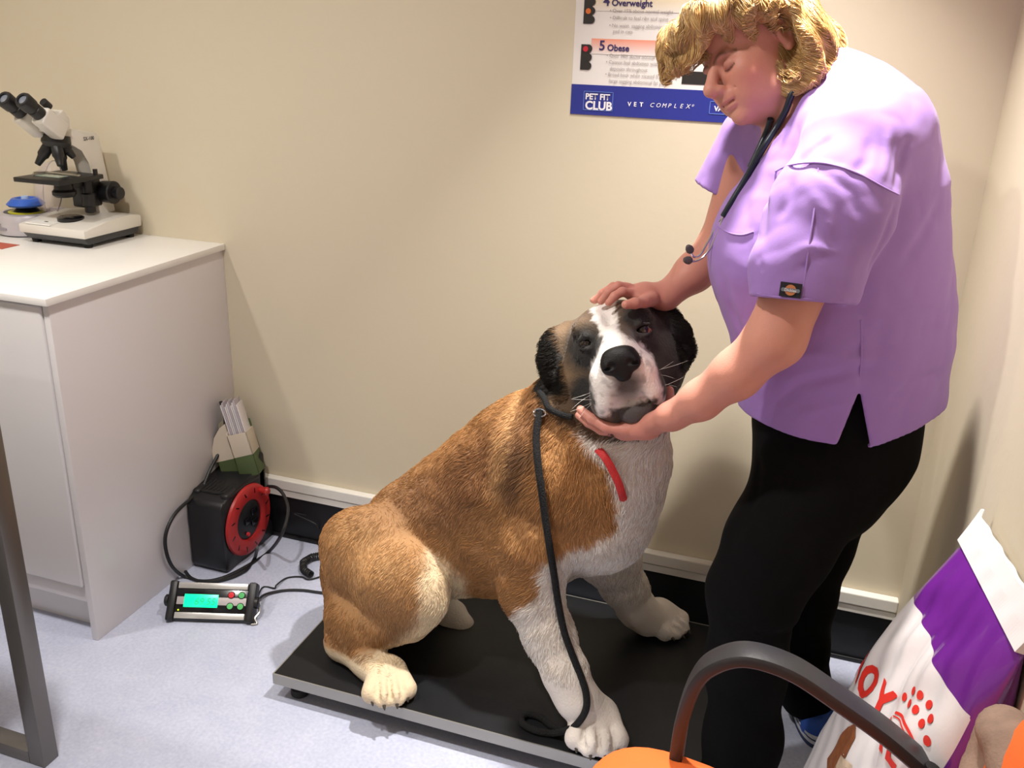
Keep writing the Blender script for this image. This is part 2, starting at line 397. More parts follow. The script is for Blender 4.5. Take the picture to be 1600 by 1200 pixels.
b = BM(); b.tube([(wd+.014, .05, .03), (wd+.02, .03, .02), (wd+.012, .012, .012), (wd+.02, .0, .0035), (wd+.006, -.004, .0035)], .003, 8); b.build('wall_clip', mSteelL, dm)
# ------------------------------------------------------------------ cable reel
c0 = PZ(0, 354, 899); ra = 0
rl = thing('cable_reel', 'black cable extension reel with red wheel on floor against the white cabinet', 'cable reel', (float(c0[0]), float(c0[1]), 0), (0, 0, math.radians(-ra)))
# local: x<0 toward the cabinet, y towards wall; visible wheel on the +x face
RWd, RD, RH = .120, .232, .268
b = BM(); b.prism([(0, .014), (.014, 0), (RD-.02, 0), (RD, .02), (RD, RH-.005), (RD-.05, RH-.005), (.05, RH-.028), (.012, RH-.040), (0, RH-.055)], RWd, T4((-RWd, 0, 0))@Matrix(((0, 0, 1, 0), (1, 0, 0, 0), (0, 1, 0, 0), (0, 0, 0, 1))), bev=.008)
b.box((-RWd*.75, RD-.045, .1), (0, RD, RH+.035), .012, 4)
b.build('case', mBlack, rl)
b = BM()
for k in range(7): b.tube([(-RWd+.02, .045+.0*k, RH-.030), (-RWd+.02+.012*k, .05, RH-.028), (-RWd+.02+.012*k, .12, RH-.022), (-RWd+.02+.012*k, .19, RH-.028)], .0045, 8, 4)
b.build('wound_cable', mRub, rl)
b = BM(); b.box((-.026, .03, RH-.045), (.002, RD-.03, RH-.022), .01, 3); b.box((-RWd, .03, RH-.045), (-RWd+.026, RD-.03, RH-.022), .01, 3); b.build('case_rim', mBlack, rl)
mRed = mat('red_plastic', '#b02a2a', .38, var=(30, .06)); wc = Vector((.002, .116, .128)); WM = T4(wc)@RY(90)
b = BM(); b.lathe([(.060, 0), (.108, 0), (.110, .003), (.108, .010), (.100, .014), (.068, .012), (.062, .010), (.060, 0)], 56, WM); wh = b.build('wheel', mRed, rl)
for k in range(12):
    b = BM()
    a = k*math.pi/6+.2
    Mk = WM@Matrix.Rotation(a, 4, 'Z')@T4((.090, 0, .0132))@RZ(20)
    b.box((-.008, -.0018, -.0006), (.008, .0018, .001))
    for v in b.b.verts: v.co = Mk@v.co
    b.build('wheel_slot', mBlackG, wh)
b = BM(); b.lathe([(0, 0), (.060, 0), (.060, .006), (.052, .009), (0, .010)], 48, WM); hb = b.build('hub_panel', mBlack, rl)
for (yy, zz, w, h) in ((.02, .022, .03, .02), (-.014, .004, .03, .018), (.018, -.012, .03, .018)):
    b = BM(); b.box((.012, wc.y+yy-w/2, wc.z+zz-h/2), (.018, wc.y+yy+w/2, wc.z+zz+h/2), .002); b.build('socket_flap', mBlackG, hb)
b = BM(); b.lathe([(0, 0), (.006, 0), (.006, .006), (0, .007)], 16, T4((.014, wc.y-.02, wc.z-.038))@RY(90)); b.build('reset_button', mat('red_bright', '#d03038', .35), hb)
b = BM(); b.lathe([(0, 0), (.009, 0), (.011, .012), (.013, .026), (.009, .032), (0, .033)], 20, T4((.014, wc.y+.056, wc.z+.074))@RY(90)); b.build('crank_knob', mRed, wh)
b = BM(); b.prism([(RD-.02, .1), (RD+.02, .05), (RD+.025, .0), (RD-.03, 0)], RWd-.01, T4((-RWd+.005, 0, 0))@Matrix(((0, 0, 1, 0), (1, 0, 0, 0), (0, 1, 0, 0), (0, 0, 0, 1)))); b.build('stand', mBlack, rl)
# ------------------------------------------------------------------ leaflets and board behind the reel
mCream = mat('cream_card', '#cfc2b0', .6); mGreen = mat('green_card', '#4a5a34', .6)
def lean_box(name, m, par, p0, p1, wx, th, bx=0, dy=0): ...
lf = thing('leaflet_holder', 'cream and green card leaflet holder stuffed with leaflets behind the cable reel', 'leaflet holder', (-1.532, -.080, .305), (math.radians(-6), math.radians(-15), math.radians(20)))
b = BM(); b.box((-.030, -.036, -.06), (.030, -.033, .02), .0005); b.box((-.03, .028, -.06), (.03, .031, .10), .0005); b.box((-.030, -.036, -.06), (-.027, .031, .05), .0005); b.box((.027, -.036, -.06), (.030, .031, .03), .0005)
b.build('green_pocket_lower', mGreen, lf)
b = BM(); b.box((-.0305, -.0365, .005), (.0305, -.0325, .075), .0004); b.box((.0265, -.0365, .005), (.0305, .031, .075), .0004); b.box((-.0305, -.0365, .005), (-.0265, .031, .085), .0004); b.build('cream_pocket_upper', mCream, lf)
mPg = mat('leaflet_pages', '#c9c2c6', .6, var=(90, .15))
for k in range(9):
    b = BM(); x = -.024+.0058*k; b.box((x, -.028, -.05), (x+.0040, .024, .168+.008*math.sin(k*2.1)), .0003)
    b.build('leaflet', mat('leaflet_%d' % (k % 3), ['#d2cdd2', '#b9b0b6', '#dcd6d6'][k % 3], .5), lf)
b = BM(); b.prism([(-.07, 0), (.0, 0), (.0, .11), (-.02, .10), (-.045, .075), (-.062, .04)], .004, T4((-.03, -.02, 0))@Matrix(((1, 0, 0, 0), (0, 0, 1, 0), (0, 1, 0, 0), (0, 0, 0, 1)))); b.build('side_leaf', mCream, lf)
b = BM(); b.box((-.085, -.021, -.05), (-.032, -.016, .0)); b.build('green_side_leaf', mGreen, lf)
b = BM(); b.box((-.035, -.07, -.30), (-.029, .012, .24), .001); bd = b.build('thin_board', mat('beige_board', '#bcae98', .6)); bd.location = (-1.578, -.018, .302); bd.rotation_euler = (0, math.radians(-8), 0)
bpy.context.view_layer.update()
tag(bd, 'thin beige board wedged upright between white cabinet and back wall', 'board')
# ------------------------------------------------------------------ cables on the floor
mCab2 = mat('black_cable', '#1a1a1c', .5)
def cable(name, label, pts, r, cat='cable', **k):
    b = BM(); b.tube(pts, r, 8, 8, **k); o = b.build(name, mCab2); tag(o, label, cat); return o
def F(x, y, z=.005): p = PZ(z, x, y); return (float(p[0]), float(p[1]), z)
def G(x, y, Yv): p = PY(Yv, x, y); return tuple(float(q) for q in p)
Q = [tuple(float(c) for c in PX(-1.605, *p)) for p in ((345, 628), (352, 660), (345, 700), (328, 735), (312, 772))]
H_ = lambda x, y: tuple(float(q) for q in PX(-1.606, x, y))
lp = [H_(300, 778), H_(272, 805), H_(258, 842), H_(266, 880), F(288, 901), F(318, 908), F(350, 902), F(390, 882), F(420, 862), G(440, 835, -.20), G(450, 800, -.15), G(444, 775, -.11), G(432, 762, -.09), G(418, 760, -.08)]
cable('mains_cable', 'thick black mains cable looping around the cable reel up the cabinet side', Q+lp, .0052)
cable('reel_cable', 'short black cable arc on floor in front of the cable reel', [F(290, 893), F(300, 904), F(325, 910), F(360, 903), F(385, 890), F(398, 872), G(402, 855, -.25)], .0050)
cable('thin_cable', 'thin kinked black wire running from the weight display toward the coiled cable', [(float(dm.location.x)+.09, float(dm.location.y)+.09, .03), F(410, 918, .004), F(429, 919, .004), F(432, 914, .012), F(448, 903, .004), F(470, 901, .004), F(480, 905, .004), F(490, 904, .004), F(503, 900, .004)], .0022)
cable('display_cable', 'black cable from right end of weight display running under the dog', [tuple(dm.matrix_basis@Vector((wd+.016, .03, .045))), F(412, 930, .012), F(440, 923), F(470, 922), F(495, 925), F(530, 930)], .0038)
cable('skirting_wire', 'thin black wire hanging from the black skirting to the floor', [G(478, 805, -.016), G(460, 803, -.022), (G(496, 828, -.02)[0], -.02, .07), F(497, 840, .003), F(498, 852, .003), F(506, 862, .003)], .002)
# coiled lead
b = BM(); cpts = [F(486, 898, .014), F(474, 890, .014), F(474, 878, .014), F(488, 870, .014), F(512, 866, .014), F(545, 868, .014)]
P = [Vector(p) for p in cpts]; path = []
for i in range(len(P)-1):
    for k in range(110): path.append(P[i].lerp(P[i+1], k/110))
for _ in range(60): path = [path[0]]+[(path[i-1]+path[i]*2+path[i+1])/4 for i in range(1, len(path)-1)]+[path[-1]]
hel = []; ph = 0
for i, p in enumerate(path[:-1]):
    T = (path[i+1]-p).normalized(); N = Vector((0, 0, 1)); B_ = T.cross(N); ph += (path[i+1]-p).length/.0062*2*math.pi
    hel.append(p+N*(.009*math.cos(ph))+B_*(.009*math.sin(ph)))
b.tube(hel, .0024, 6, 1); o = b.build('coiled_cable', mCab2); tag(o, 'coiled black cable lying on floor behind the dog', 'cable')
# ------------------------------------------------------------------ microscope
ms = thing('microscope', 'cream and black binocular microscope standing on the white worktop', 'microscope', (-1.995, -.132, .922)); ms.scale = (1.05, 1.05, 1.05)
# local axes: -y is the viewing side
def pr(poly, x0_, x1_, m, nm, par=ms, bev=.002):   # poly in (y,z), extruded along x
    b = BM(); b.prism(poly, x1_-x0_, T4((x0_, 0, 0))@Matrix(((0, 0, 1, 0), (1, 0, 0, 0), (0, 1, 0, 0), (0, 0, 0, 1))), bev=bev); return b.build(nm, m, par)
mGB = mat('dark_grey_plastic', '#3a3b3e', .5)
pr([(-.088, .010), (.098, .010), (.108, .030), (-.105, .030)], -.100, .100, mGB, 'base_underside')
for fx in (-.085, .085):
    for fy in (-.075, .082):
        b = BM(); b.lathe([(0, 0), (.011, 0), (.013, .012), (0, .012)], 20, T4((fx, fy, 0))); b.build('foot', mRub, ms)
bs = pr([(-.108, .028), (.110, .028), (.110, .060), (.062, .066), (-.02, .062), (-.108, .052)], -.108, .108, mEn, 'base', bev=.005)
b = BM(); b.box((-.085, -.1055, .0535), (-.005, -.055, .0568)); b.build('base_label', mat('white_label', '#efeeea', .4), bs)
b = BM(); b.box((-.046, -.0800, .0572), (-.036, -.0760, .0580)); b.build('label_print', mBk, bs)
b = BM(); b.lathe([(0, 0), (.034, 0), (.034, .008), (.028, .011), (0, .011)], 36, T4((.0, -.035, .058))); b.build('lamp_ring', mBlackG, ms)
# arm: column at back, swept overhang
pr([(.050, .062), (.108, .062), (.078, .268), (.070, .278), (-.045, .300), (-.062, .296), (-.062, .262), (-.02, .258), (.012, .240), (.032, .205), (.040, .150)], -.024, .024, mEn, 'arm', bev=.004)
text_obj('arm_lettering', 'SX-100', .013, T4((.0245, .020, .262))@RZ(90)@RX(90), mBk, ms, bold=.0003)
# binocular head
b = BM(); b.lathe([(0, 0), (.034, 0), (.036, .012), (.034, .030), (.024, .040), (0, .042)], 32, T4((0, -.058, .292))); hd = b.build('head', mEn, ms)
pr([(-.075, .292), (-.03, .292), (-.028, .322), (-.045, .345), (-.085, .325)], -.034, .034, mEn, 'prism_housing', bev=.004)
for s in (-1, 1):
    a = 38
    Me = T4((s*.031, -.060, .288))@RX(90-a+0)   # axis pointing to -y and up
    d = Vector((0, -math.cos(math.radians(a)), math.sin(math.radians(a))))
    o0 = Vector((s*.029, -.058, .290))
    Mq = T4(o0)@d.to_track_quat('Z', 'Y').to_matrix().to_4x4()
    b = BM(); b.box((-.020, -.024, 0), (.020, .022, .078), .006, 3)
    for v in b.b.verts: v.co = Mq@v.co
    pz = b.build('prism_tube', mEn, hd)
    b = BM(); b.lathe([(0, .070), (.0175, .070), (.0175, .100), (.0155, .102), (.0155, .106), (.020, .110), (.021, .135), (.018, .140), (.0125, .140), (.012, .136), (0, .136)], 28, Mq); ey = b.build('eyepiece', mBlack, ms)
    b = BM(); b.lathe([(0, .1362), (.0115, .1362), (.008, .1378), (0, .138)], 20, Mq); b.build('eyepiece_lens', mat('lens_glass', '#8890a0', .05, spec=1, metal=.3), ey)
b = BM(); b.cyl((.018, -.075, .352), (.018, -.092, .366), .010); b.build('dioptre_knob', mBlack, hd)
# nosepiece + objectives
b = BM(); b.lathe([(0, 0), (.028, 0), (.036, .012), (.034, .030), (0, .032)], 32, T4((0, -.052, .250))@RX(-10)); ns = b.build('nosepiece', mBlack, ms)
for k, (tx, ty, ln) in enumerate(((0, 12, .062), (26, -22, .05), (-32, -26, .055), (24, 36, .036))):
    b = BM(); d = Vector((math.sin(math.radians(tx)), math.sin(math.radians(ty)), -1)).normalized(); o0 = Vector((0, -.052, .262))+Vector((d.x*.02, d.y*.02, 0))
    Mq = T4(o0)@d.to_track_quat('Z', 'Y').to_matrix().to_4x4()
    b.lathe([(0, 0), (.013, 0), (.0145, .012), (.0145, ln*.7), (.011, ln*.8), (.0075, ln+.012), (0, ln+.012)], 24, Mq); b.build('objective', mBlack, ns)
# stage
b = BM(); b.box((-.090, -.118, .163), (.058, .040, .175), .002); st = b.build('stage', mBlack, ms)
b = BM(); b.box((-.06, -.075, .1755), (.02, -.045, .1775)); b.build('glass_slide', mat('slide', '#9aa89a', .1), st)
b = BM(); b.box((-.07, -.038, .175), (.045, -.028, .181), .001); b.tube([(-.06, -.03, .18), (-.075, -.06, .181), (-.055, -.085, .179)], .0025, 6); b.build('slide_clip', mSteelL, st)
b = BM(); b.cyl((.05, .02, .172), (.05, .02, .190), .006); b.build('stage_screw', mBlack, st)
b = BM(); b.lathe([(0, 0), (.024, 0), (.030, .006), (.030, .014), (.024, .020), (.022, .042), (0, .042)], 28, T4((0, -.045, .122))); b.build('condenser', mBlack, ms)
b = BM(); b.box((-.026, .005, .085), (.026, .062, .166), .006); b.box((-.018, -.03, .142), (.018, .02, .162), .003); b.build('stage_carrier', mBlack, ms)
b = BM(); b.cyl((.02, .018, .164), (.02, .018, .072), .014, bev=.002); b.cyl((.02, .018, .125), (.02, .018, .090), .019, bev=.002); b.build('stage_control', mBlack, ms)
for s in (-1, 1):
    b = BM(); b.cyl((s*.022, .070, .122), (s*.062, .070, .122), .029, .031, 32, bev=.003); kk = b.build('coarse_knob', mBlack, ms)
    b = BM(); b.cyl((s*.062, .070, .122), (s*.084, .070, .122), .016, .017, 28, bev=.003); b.build('fine_knob', mBlack, kk)
# ------------------------------------------------------------------ small centrifuge behind the microscope, left
cpos = PZ(.922, 26, 366)
cf = thing('mini_centrifuge', 'small silver mini centrifuge with raised clear lid and blue rotor on the worktop', 'centrifuge', (-2.195, -.125, .922), (0, 0, math.radians(10)))
mSil = mat('silver_plastic', '#c3bec4', .3, metal=.25)
b = BM(); b.lathe([(0, .004), (.082, .004), (.086, .012), (.086, .045), (.080, .060), (.062, .062), (.058, .040), (0, .038)], 48); b.build('body', mSil, cf)
b = BM(); b.lathe([(0, 0), (.078, 0), (.078, .005), (0, .005)], 40); b.build('base_ring', mBlack, cf)
b = BM(); b.lathe([(0, .060), (.050, .060), (.050, .0625), (0, .0635)], 36); b.build('yellow_ring', mat('yellow_plastic', '#c9c22a', .4), cf)
b = BM(); b.lathe([(0, .058), (.040, .058), (.018, .082), (0, .082)], 24); b.build('rotor_stem', mBlack, cf)
b = BM(); b.lathe([(.020, .080), (.046, .078), (.052, .084), (.036, .100), (.026, .101), (.018, .094), (.016, .088), (.020, .080)], 40); rt_ = b.build('rotor', mat('blue_plastic', '#2f5fc0', .35), cf)
b = BM(); b.lathe([(0, .088), (.012, .088), (.010, .106), (0, .108)], 20); b.build('rotor_nut', mat('pale_blue', '#a9c2ea', .3), cf)
b = BM(); b.box((-.06, -.0875, .020), (-.01, -.0845, .026), .0005); b.box((-.055, -.0865, .034), (-.028, -.0835, .038), .0005); b.build('front_print', mat('grey_print', '#8d8790', .5), cf)
b = BM(); LM = T4((.062, .045, .125))@RZ(-38)@RX(78)
b.lathe([(.078, 0), (.080, 0), (.080, .004), (.072, .026), (.045, .040), (0, .046), (0, .044), (.044, .038), (.070, .024), (.078, .004), (.078, 0)], 48, LM); lid = b.build('clear_lid', mGl, cf)
b = BM(); b.tube([LM@Vector((.0795*math.cos(a*math.pi/18), .0795*math.sin(a*math.pi/18), .001)) for a in range(36)], .0016, 6, 1, closed=True); b.build('lid_edge', mat('lid_edge', '#8b7f85', .2, alpha=.7), lid)
b = BM(); b.box((.03, .055, .045), (.075, .080, .065), .004); b.build('hinge', mSil, cf)
# paper card with red print at left edge of the worktop
a1 = PZ(.9225, -30, 352); a2 = PZ(.9225, 17, 386)
b = BM(); b.box((a2[0]-.12, a2[1]-.03, .922), (a2[0], a2[1]+.03, .9232)); o = b.build('printed_card', mat('red_print', '#b8543f', .5)); tag(o, 'small red and brown printed card lying at left end of worktop', 'card')
# ------------------------------------------------------------------ waiting chair (right foreground)
ch = thing('waiting_chair', 'orange upholstered chair with black loop arms standing at right edge, back to the wall', 'chair', (.04, -1.30, 0))
mOr = mat('orange_fabric', '#f0702e', .75, bump=(900, .12), var=(14, .04)); mArm = mat('arm_plastic', '#2a2a2d', .42, bump=(120, .06))
mArmRefl = mat('arm_seat_reflection', '#3a1a18', .5)  # reddish reflection of the orange seat painted into the arm underside colour
def pad(nm, cx, cy, cz, wx, wy, th, rad, m, par, tilt=0, crown=.012, taper=0):
    """rounded cushion: superellipse outline in plan, domed top"""
    b = BM(); n = 48; rings = []
    for (s, h) in ((.001, 1.0), (.5, .97), (.8, .86), (.93, .62), (1.0, .2), (1.0, -.3), (.95, -.8), (.6, -1.0), (.001, -1.0)):
        ring = []
        for i in range(n):
            a = 2*math.pi*i/n; c_, s_ = math.cos(a), math.sin(a); e = rad
            x = abs(c_)**e*math.copysign(1, c_)*wx/2*s; y = abs(s_)**e*math.copysign(1, s_)*wy/2*s*(1-taper*(x/wx+.5))
            ring.append(b.b.verts.new(Matrix.Rotation(tilt, 3, 'Y')@Vector((x, y, h*th/2+crown*(1-s*s)*(h > 0)))+Vector((cx, cy, cz))))
        rings.append(ring)
    for A_, B_ in zip(rings, rings[1:]):
        for i in range(n): b.b.faces.new((A_[i], A_[(i+1) % n], B_[(i+1) % n], B_[i]))
    b.b.faces.new(rings[0]); b.b.faces.new(rings[-1][::-1])
    return LB(b, nm, m, par, ang=50)
pad('seat', .02, -1.258, .474, .47, .46, .055, .6, mOr, ch, taper=.5)
pad('seat_shell', .02, -1.27, .432, .45, .44, .02, .55, mArm, ch, taper=.5)
pad('backrest', .272, -1.44, .655, .40, .44, .045, .5, mOr, ch, tilt=math.radians(-80))
mTubeB = mat('black_tube', '#1c1c1e', .35, metal=.4)
ARM = [(-.090, .40), (-.090, .50), (-.087, .570), (-.074, .640), (-.050, .677), (-.009, .699), (.052, .693), (.117, .662), (.18, .628), (.225, .598), (.262, .57)]
def arm_band(y):
    """flat moulded band: wide in y, thin across, swept along the loop"""
    P = [Vector((x, 0, z)) for x, z in ARM]; n = len(P); path = []
    for i in range(n-1):
        for k in range(8):
            t = k/8; a, b_, c, d = P[max(i-1, 0)], P[i], P[i+1], P[min(i+2, n-1)]
            path.append(.5*((2*b_)+(-a+c)*t+(2*a-5*b_+4*c-d)*t*t+(-a+3*b_-3*c+d)*t**3))
    path.append(P[-1]); bm = BM(); rings = []
    sec = [(-.5, .15), (-.42, .42), (-.2, .5), (.2, .5), (.42, .42), (.5, .15), (.5, -.3), (.42, -.5), (-.42, -.5), (-.5, -.3)]
    for i, p in enumerate(path):
        T = (path[min(i+1, len(path)-1)]-path[max(i-1, 0)]).normalized(); N = Vector((T.z*-1, 0, T.x)); 
        if N.z < 0 and T.x > 0: N = -N
        N = Vector((-T.z, 0, T.x)); w = .046; th = .020
        rings.append([bm.b.verts.new(p+Vector((0, y+u*w, 0))+N*(v*th)) for u, v in sec])
    for A_, B_ in zip(rings, rings[1:]):
        for q in range(len(sec)):
            f = bm.b.faces.new((A_[q], A_[(q+1) % len(sec)], B_[(q+1) % len(sec)], B_[q])); f.material_index = 1 if q in (7,) else 0
    bm.b.faces.new(rings[0]); bm.b.faces.new(rings[-1])
    return bm
for y in (-1.08, -1.50):
    LB(arm_band(y), 'arm', [mArm, mArmRefl], ch)
for y in (-1.10, -1.48):
    b = BM(); b.tube([(-.12, y, .0), (-.115, y, .2), (-.105, y, .40)], .011, 12, 4); LB(b, 'leg', mTubeB, ch)
    b = BM(); b.tube([(.20, y, .0), (.19, y, .25), (.20, y, .42), (.250, y, .60)], .011, 12, 4); LB(b, 'leg', mTubeB, ch)
b = BM(); b.tube([(.22, -1.48, .50), (.235, -1.3, .505), (.22, -1.10, .50)], .010, 12, 4); LB(b, 'back_bar', mTubeB, ch)
# ------------------------------------------------------------------ dog food bag leaning on the right wall
bg = thing('dog_food_bag', 'large white and purple dog food bag with red crown print leaning on right wall', 'pet food bag', (.2, -.8, 0))
TF, TN = Vector((.296, -.745, .775)), Vector((.312, -1.13, .830)); BF, BN_ = Vector((.165, -.560, .0)), Vector((.235, -.99, .0))
bpy.context.view_layer.update()
NU, NV = 110, 170
def bagpt(u, v, side):
    """u 0 far .. 1 near, v 0 bottom .. 1 top seam"""
    L0 = BF.lerp(TF, v); R0 = BN_.lerp(TN, v)
    bul = math.sin(math.pi*min(max(v, 0), 1)**.9)*.0
    p = L0.lerp(R0, u)
    nrm = (TN-TF).cross(BF-TF).normalized()
    if nrm.x > 0: nrm = -nrm
    e = max(0, 1-(2*u-1)**4)**.5; prof = (1-v**3.2)**.8*(min(1, v*9+.25))**.5
    d = .085*e*prof
    # sides bow outward in the middle, pulled in at the seam
    wv = 1+.13*math.sin(math.pi*min(1, v*1.02))**.8*(1-.3*v)
    mid = L0.lerp(R0, .5); p = mid+(p-mid)*wv
    wr = .6*(.007*math.sin(9*u+14*v)*math.sin(5*v+2)+.005*math.sin(23*u-11*v+1)*math.sin(17*v)+.0025*math.sin(41*u+37*v)+.004*math.sin(31*v-8*u)*v*v)
    wr += -.012*math.exp(-((u-.42-.35*(1-v))/.05)**2)*max(0, v-.45)*1.5
    q = p+nrm*(d*side+wr*e*min(1, (1-v)*8)*side)
    if side < 0: q.x = min(q.x, RW-.004)
    return q
def bag_front(u, v, o=0):
    a = bagpt(u, v, 1); du = bagpt(min(u+.01, 1), v, 1)-bagpt(max(u-.01, 0), v, 1); dv = bagpt(u, min(v+.01, 1), 1)-bagpt(u, max(v-.01, 0), 1)
    n = du.cross(dv).normalized(); n = -n if n.x > 0 else n
    return a+n*o
vs, fs = [], []
for side in (1, -1):
    for j in range(NV+1):
        for i in range(NU+1): vs.append(bagpt(i/NU, j/NV, side))
K = (NU+1)*(NV+1)
for s_ in (0, 1):
    for j in range(NV):
        for i in range(NU):
            a = s_*K+j*(NU+1)+i; q = (a, a+1, a+NU+2, a+NU+1); fs.append(q if s_ else q[::-1])
for j in range(NV):
    for i in (0, NU):
        a = j*(NU+1)+i; q = (a, a+NU+1, a+NU+1+K, a+K); fs.append(q)
for i in range(NU):
    q = (i, i+1, i+1+K, i+K); fs.append(q)
me = bpy.data.meshes.new('bag'); me.from_pydata(vs, [], fs)
at = me.attributes.new('band', 'FLOAT', 'POINT')
vals = []
def band_f(u, v):     # signed distance above the edge of the purple area
    return max(v-(.815+.03*u+.008*math.sin(5*u)), (u-.972)*1.2+.0*v if v > .5 else -1)
for s_ in (0, 1):
    for j in range(NV+1):
        for i in range(NU+1): vals.append(band_f(i/NU, j/NV))
at.data.foreach_set('value', vals)
m = mat('bag_print', '#ffffff', .32, coat=.35, bump=(40, .15)); nt = m.node_tree; B_ = nt.nodes['Principled BSDF']
a_ = nt.nodes.new('ShaderNodeAttribute'); a_.attribute_name = 'band'; r = nt.nodes.new('ShaderNodeValToRGB'); r.color_ramp.interpolation = 'CONSTANT'
r.color_ramp.elements[0].color = (*lin('#e3dedf'), 1); r.color_ramp.elements[1].position = .5; r.color_ramp.elements[1].color = (*lin('#6a2489'), 1)
mm = nt.nodes.new('ShaderNodeMath'); mm.operation = 'ADD'; mm.inputs[1].default_value = .5
nt.links.new(a_.outputs['Fac'], mm.inputs[0]); nt.links.new(mm.outputs[0], r.inputs[0]); nt.links.new(r.outputs[0], B_.inputs['Base Color'])
bag = link('bag_body', me, m, bg, smooth=True); loc(bag, bg)
# folded seam strip along the top
vs, fs = [], []; n = 60; upv = (TF-BF).normalized()
nr = (TN-TF).cross(BF-TF).normalized(); nr = -nr if nr.x > 0 else nr
for i in range(n+1):
    u = i/n; p = TF.lerp(TN, u); w = .0015*math.sin(31*u)
    for k, (h, o) in enumerate(((-.012, .010), (.020, .006+w), (.048, .002+w), (.050, -.002+w), (.020, -.003+w), (-.012, -.006))): vs.append(p+upv*(h+(.012 if i < 2 else 0)*(h > .03))+nr*o)
for i in range(n):
    for k in range(6): fs.append((i*6+k, i*6+(k+1) % 6, (i+1)*6+(k+1) % 6, (i+1)*6+k))
fs += [tuple(range(6))[::-1], tuple(n*6+k for k in range(6))]
me = bpy.data.meshes.new('seam'); me.from_pydata(vs, [], fs); o = link('seam_strip', me, mat('seam_white', '#e9e6e8', .4), bg); loc(o, bg)
# prints on the front
mRP = mat('print_red', '#d8352c', .4)
Wb, Hb = .40, .80
def on_bag(me, u0, v0, rot=0):     # mesh drawn in metres (x right, y up) laid on the bag front
    c_, s_ = math.cos(rot), math.sin(rot)
    for v in me.vertices:
        x, y = v.co.x*c_-v.co.y*s_, v.co.x*s_+v.co.y*c_
        v.co = bag_front(u0+x/Wb, v0+y/Hb, .0012+v.co.z)
    me.update()
def print_on(nm, me, u0, v0, m, rot=0):
    bm = bmesh.new(); bm.from_mesh(me); bmesh.ops.triangulate(bm, faces=bm.faces)
    for _ in range(2):
        es = [e for e in bm.edges if e.calc_length() > .012]
        if es: bmesh.ops.subdivide_edges(bm, edges=es, cuts=1); bmesh.ops.triangulate(bm, faces=bm.faces)
    bm.to_mesh(me); bm.free(); on_bag(me, u0, v0, rot); o = link(nm, me, m, bg); loc(o, bg); return o
for chh, u_, v_ in (('R', .165, .600), ('O', .335, .622), ('Y', .505, .645), ('A', .655, .640), ('L', .785, .655)):
    me = text_mesh(chh, .085 if chh in 'ROY' else .07, bold=.0035, align='CENTER')
    for v in me.vertices: v.co.y -= .030
    print_on('red_lettering', me, u_, v_, mRP, rot=.25)
def disc(x, y, rx, ry=None, n=18):
    me = bpy.data.meshes.new('d'); ry = ry or rx
    me.from_pydata([(x+rx*math.cos(2*math.pi*k/n), y+ry*math.sin(2*math.pi*k/n), 0) for k in range(n)], [], [tuple(range(n))]); return me
cu, cv = .77, .716
for x, y in ((-.050, .018), (-.034, .036), (-.025, .014), (-.010, .040), (0, .018), (.014, .042), (.026, .016), (.036, .037), (.052, .016)):
    print_on('crown_dot', disc(x, y+.006-.6*x*x*8, .0075), cu, cv, mRP, rot=.1)
for rr, w in ((.0, .0055), (-.009, .0028)):
    me = bpy.data.meshes.new('arc'); V = []; Fc = []
    for k in range(21):
        t = -1+k/10; x = t*.050; y = -.002+rr-.012*t*t*1.4
        V += [(x, y, 0), (x, y-w, 0)]
    for k in range(20): Fc.append((2*k, 2*k+1, 2*k+3, 2*k+2))
    me.from_pydata(V, [], Fc); print_on('crown_band', me, cu, cv, mRP, rot=.1)
# printed animal picture low on the bag
for nm, pts_, c in (('brown_picture', [(-.06, .0), (-.045, .05), (-.02, .085), (.0, .07), (.012, .03), (.0, -.03), (-.03, -.08), (-.06, -.06)], '#8a5230'), ('pale_picture', [(.0, .02), (.03, .035), (.05, .01), (.045, -.03), (.02, -.06), (-.01, -.04)], '#c9b49a'), ('dark_picture', [(.025, .02), (.045, .02), (.048, 0), (.03, -.012), (.018, .0)], '#5a4a40')):
    me = bpy.data.meshes.new(nm); me.from_pydata([(x, y, .0003 if nm[0] == 'p' else .0006 if nm[0] == 'd' else 0) for x, y in pts_], [], [tuple(range(len(pts_)))])
    print_on(nm, me, .52, .44, mat(nm, c, .5, var=(60, .25)))
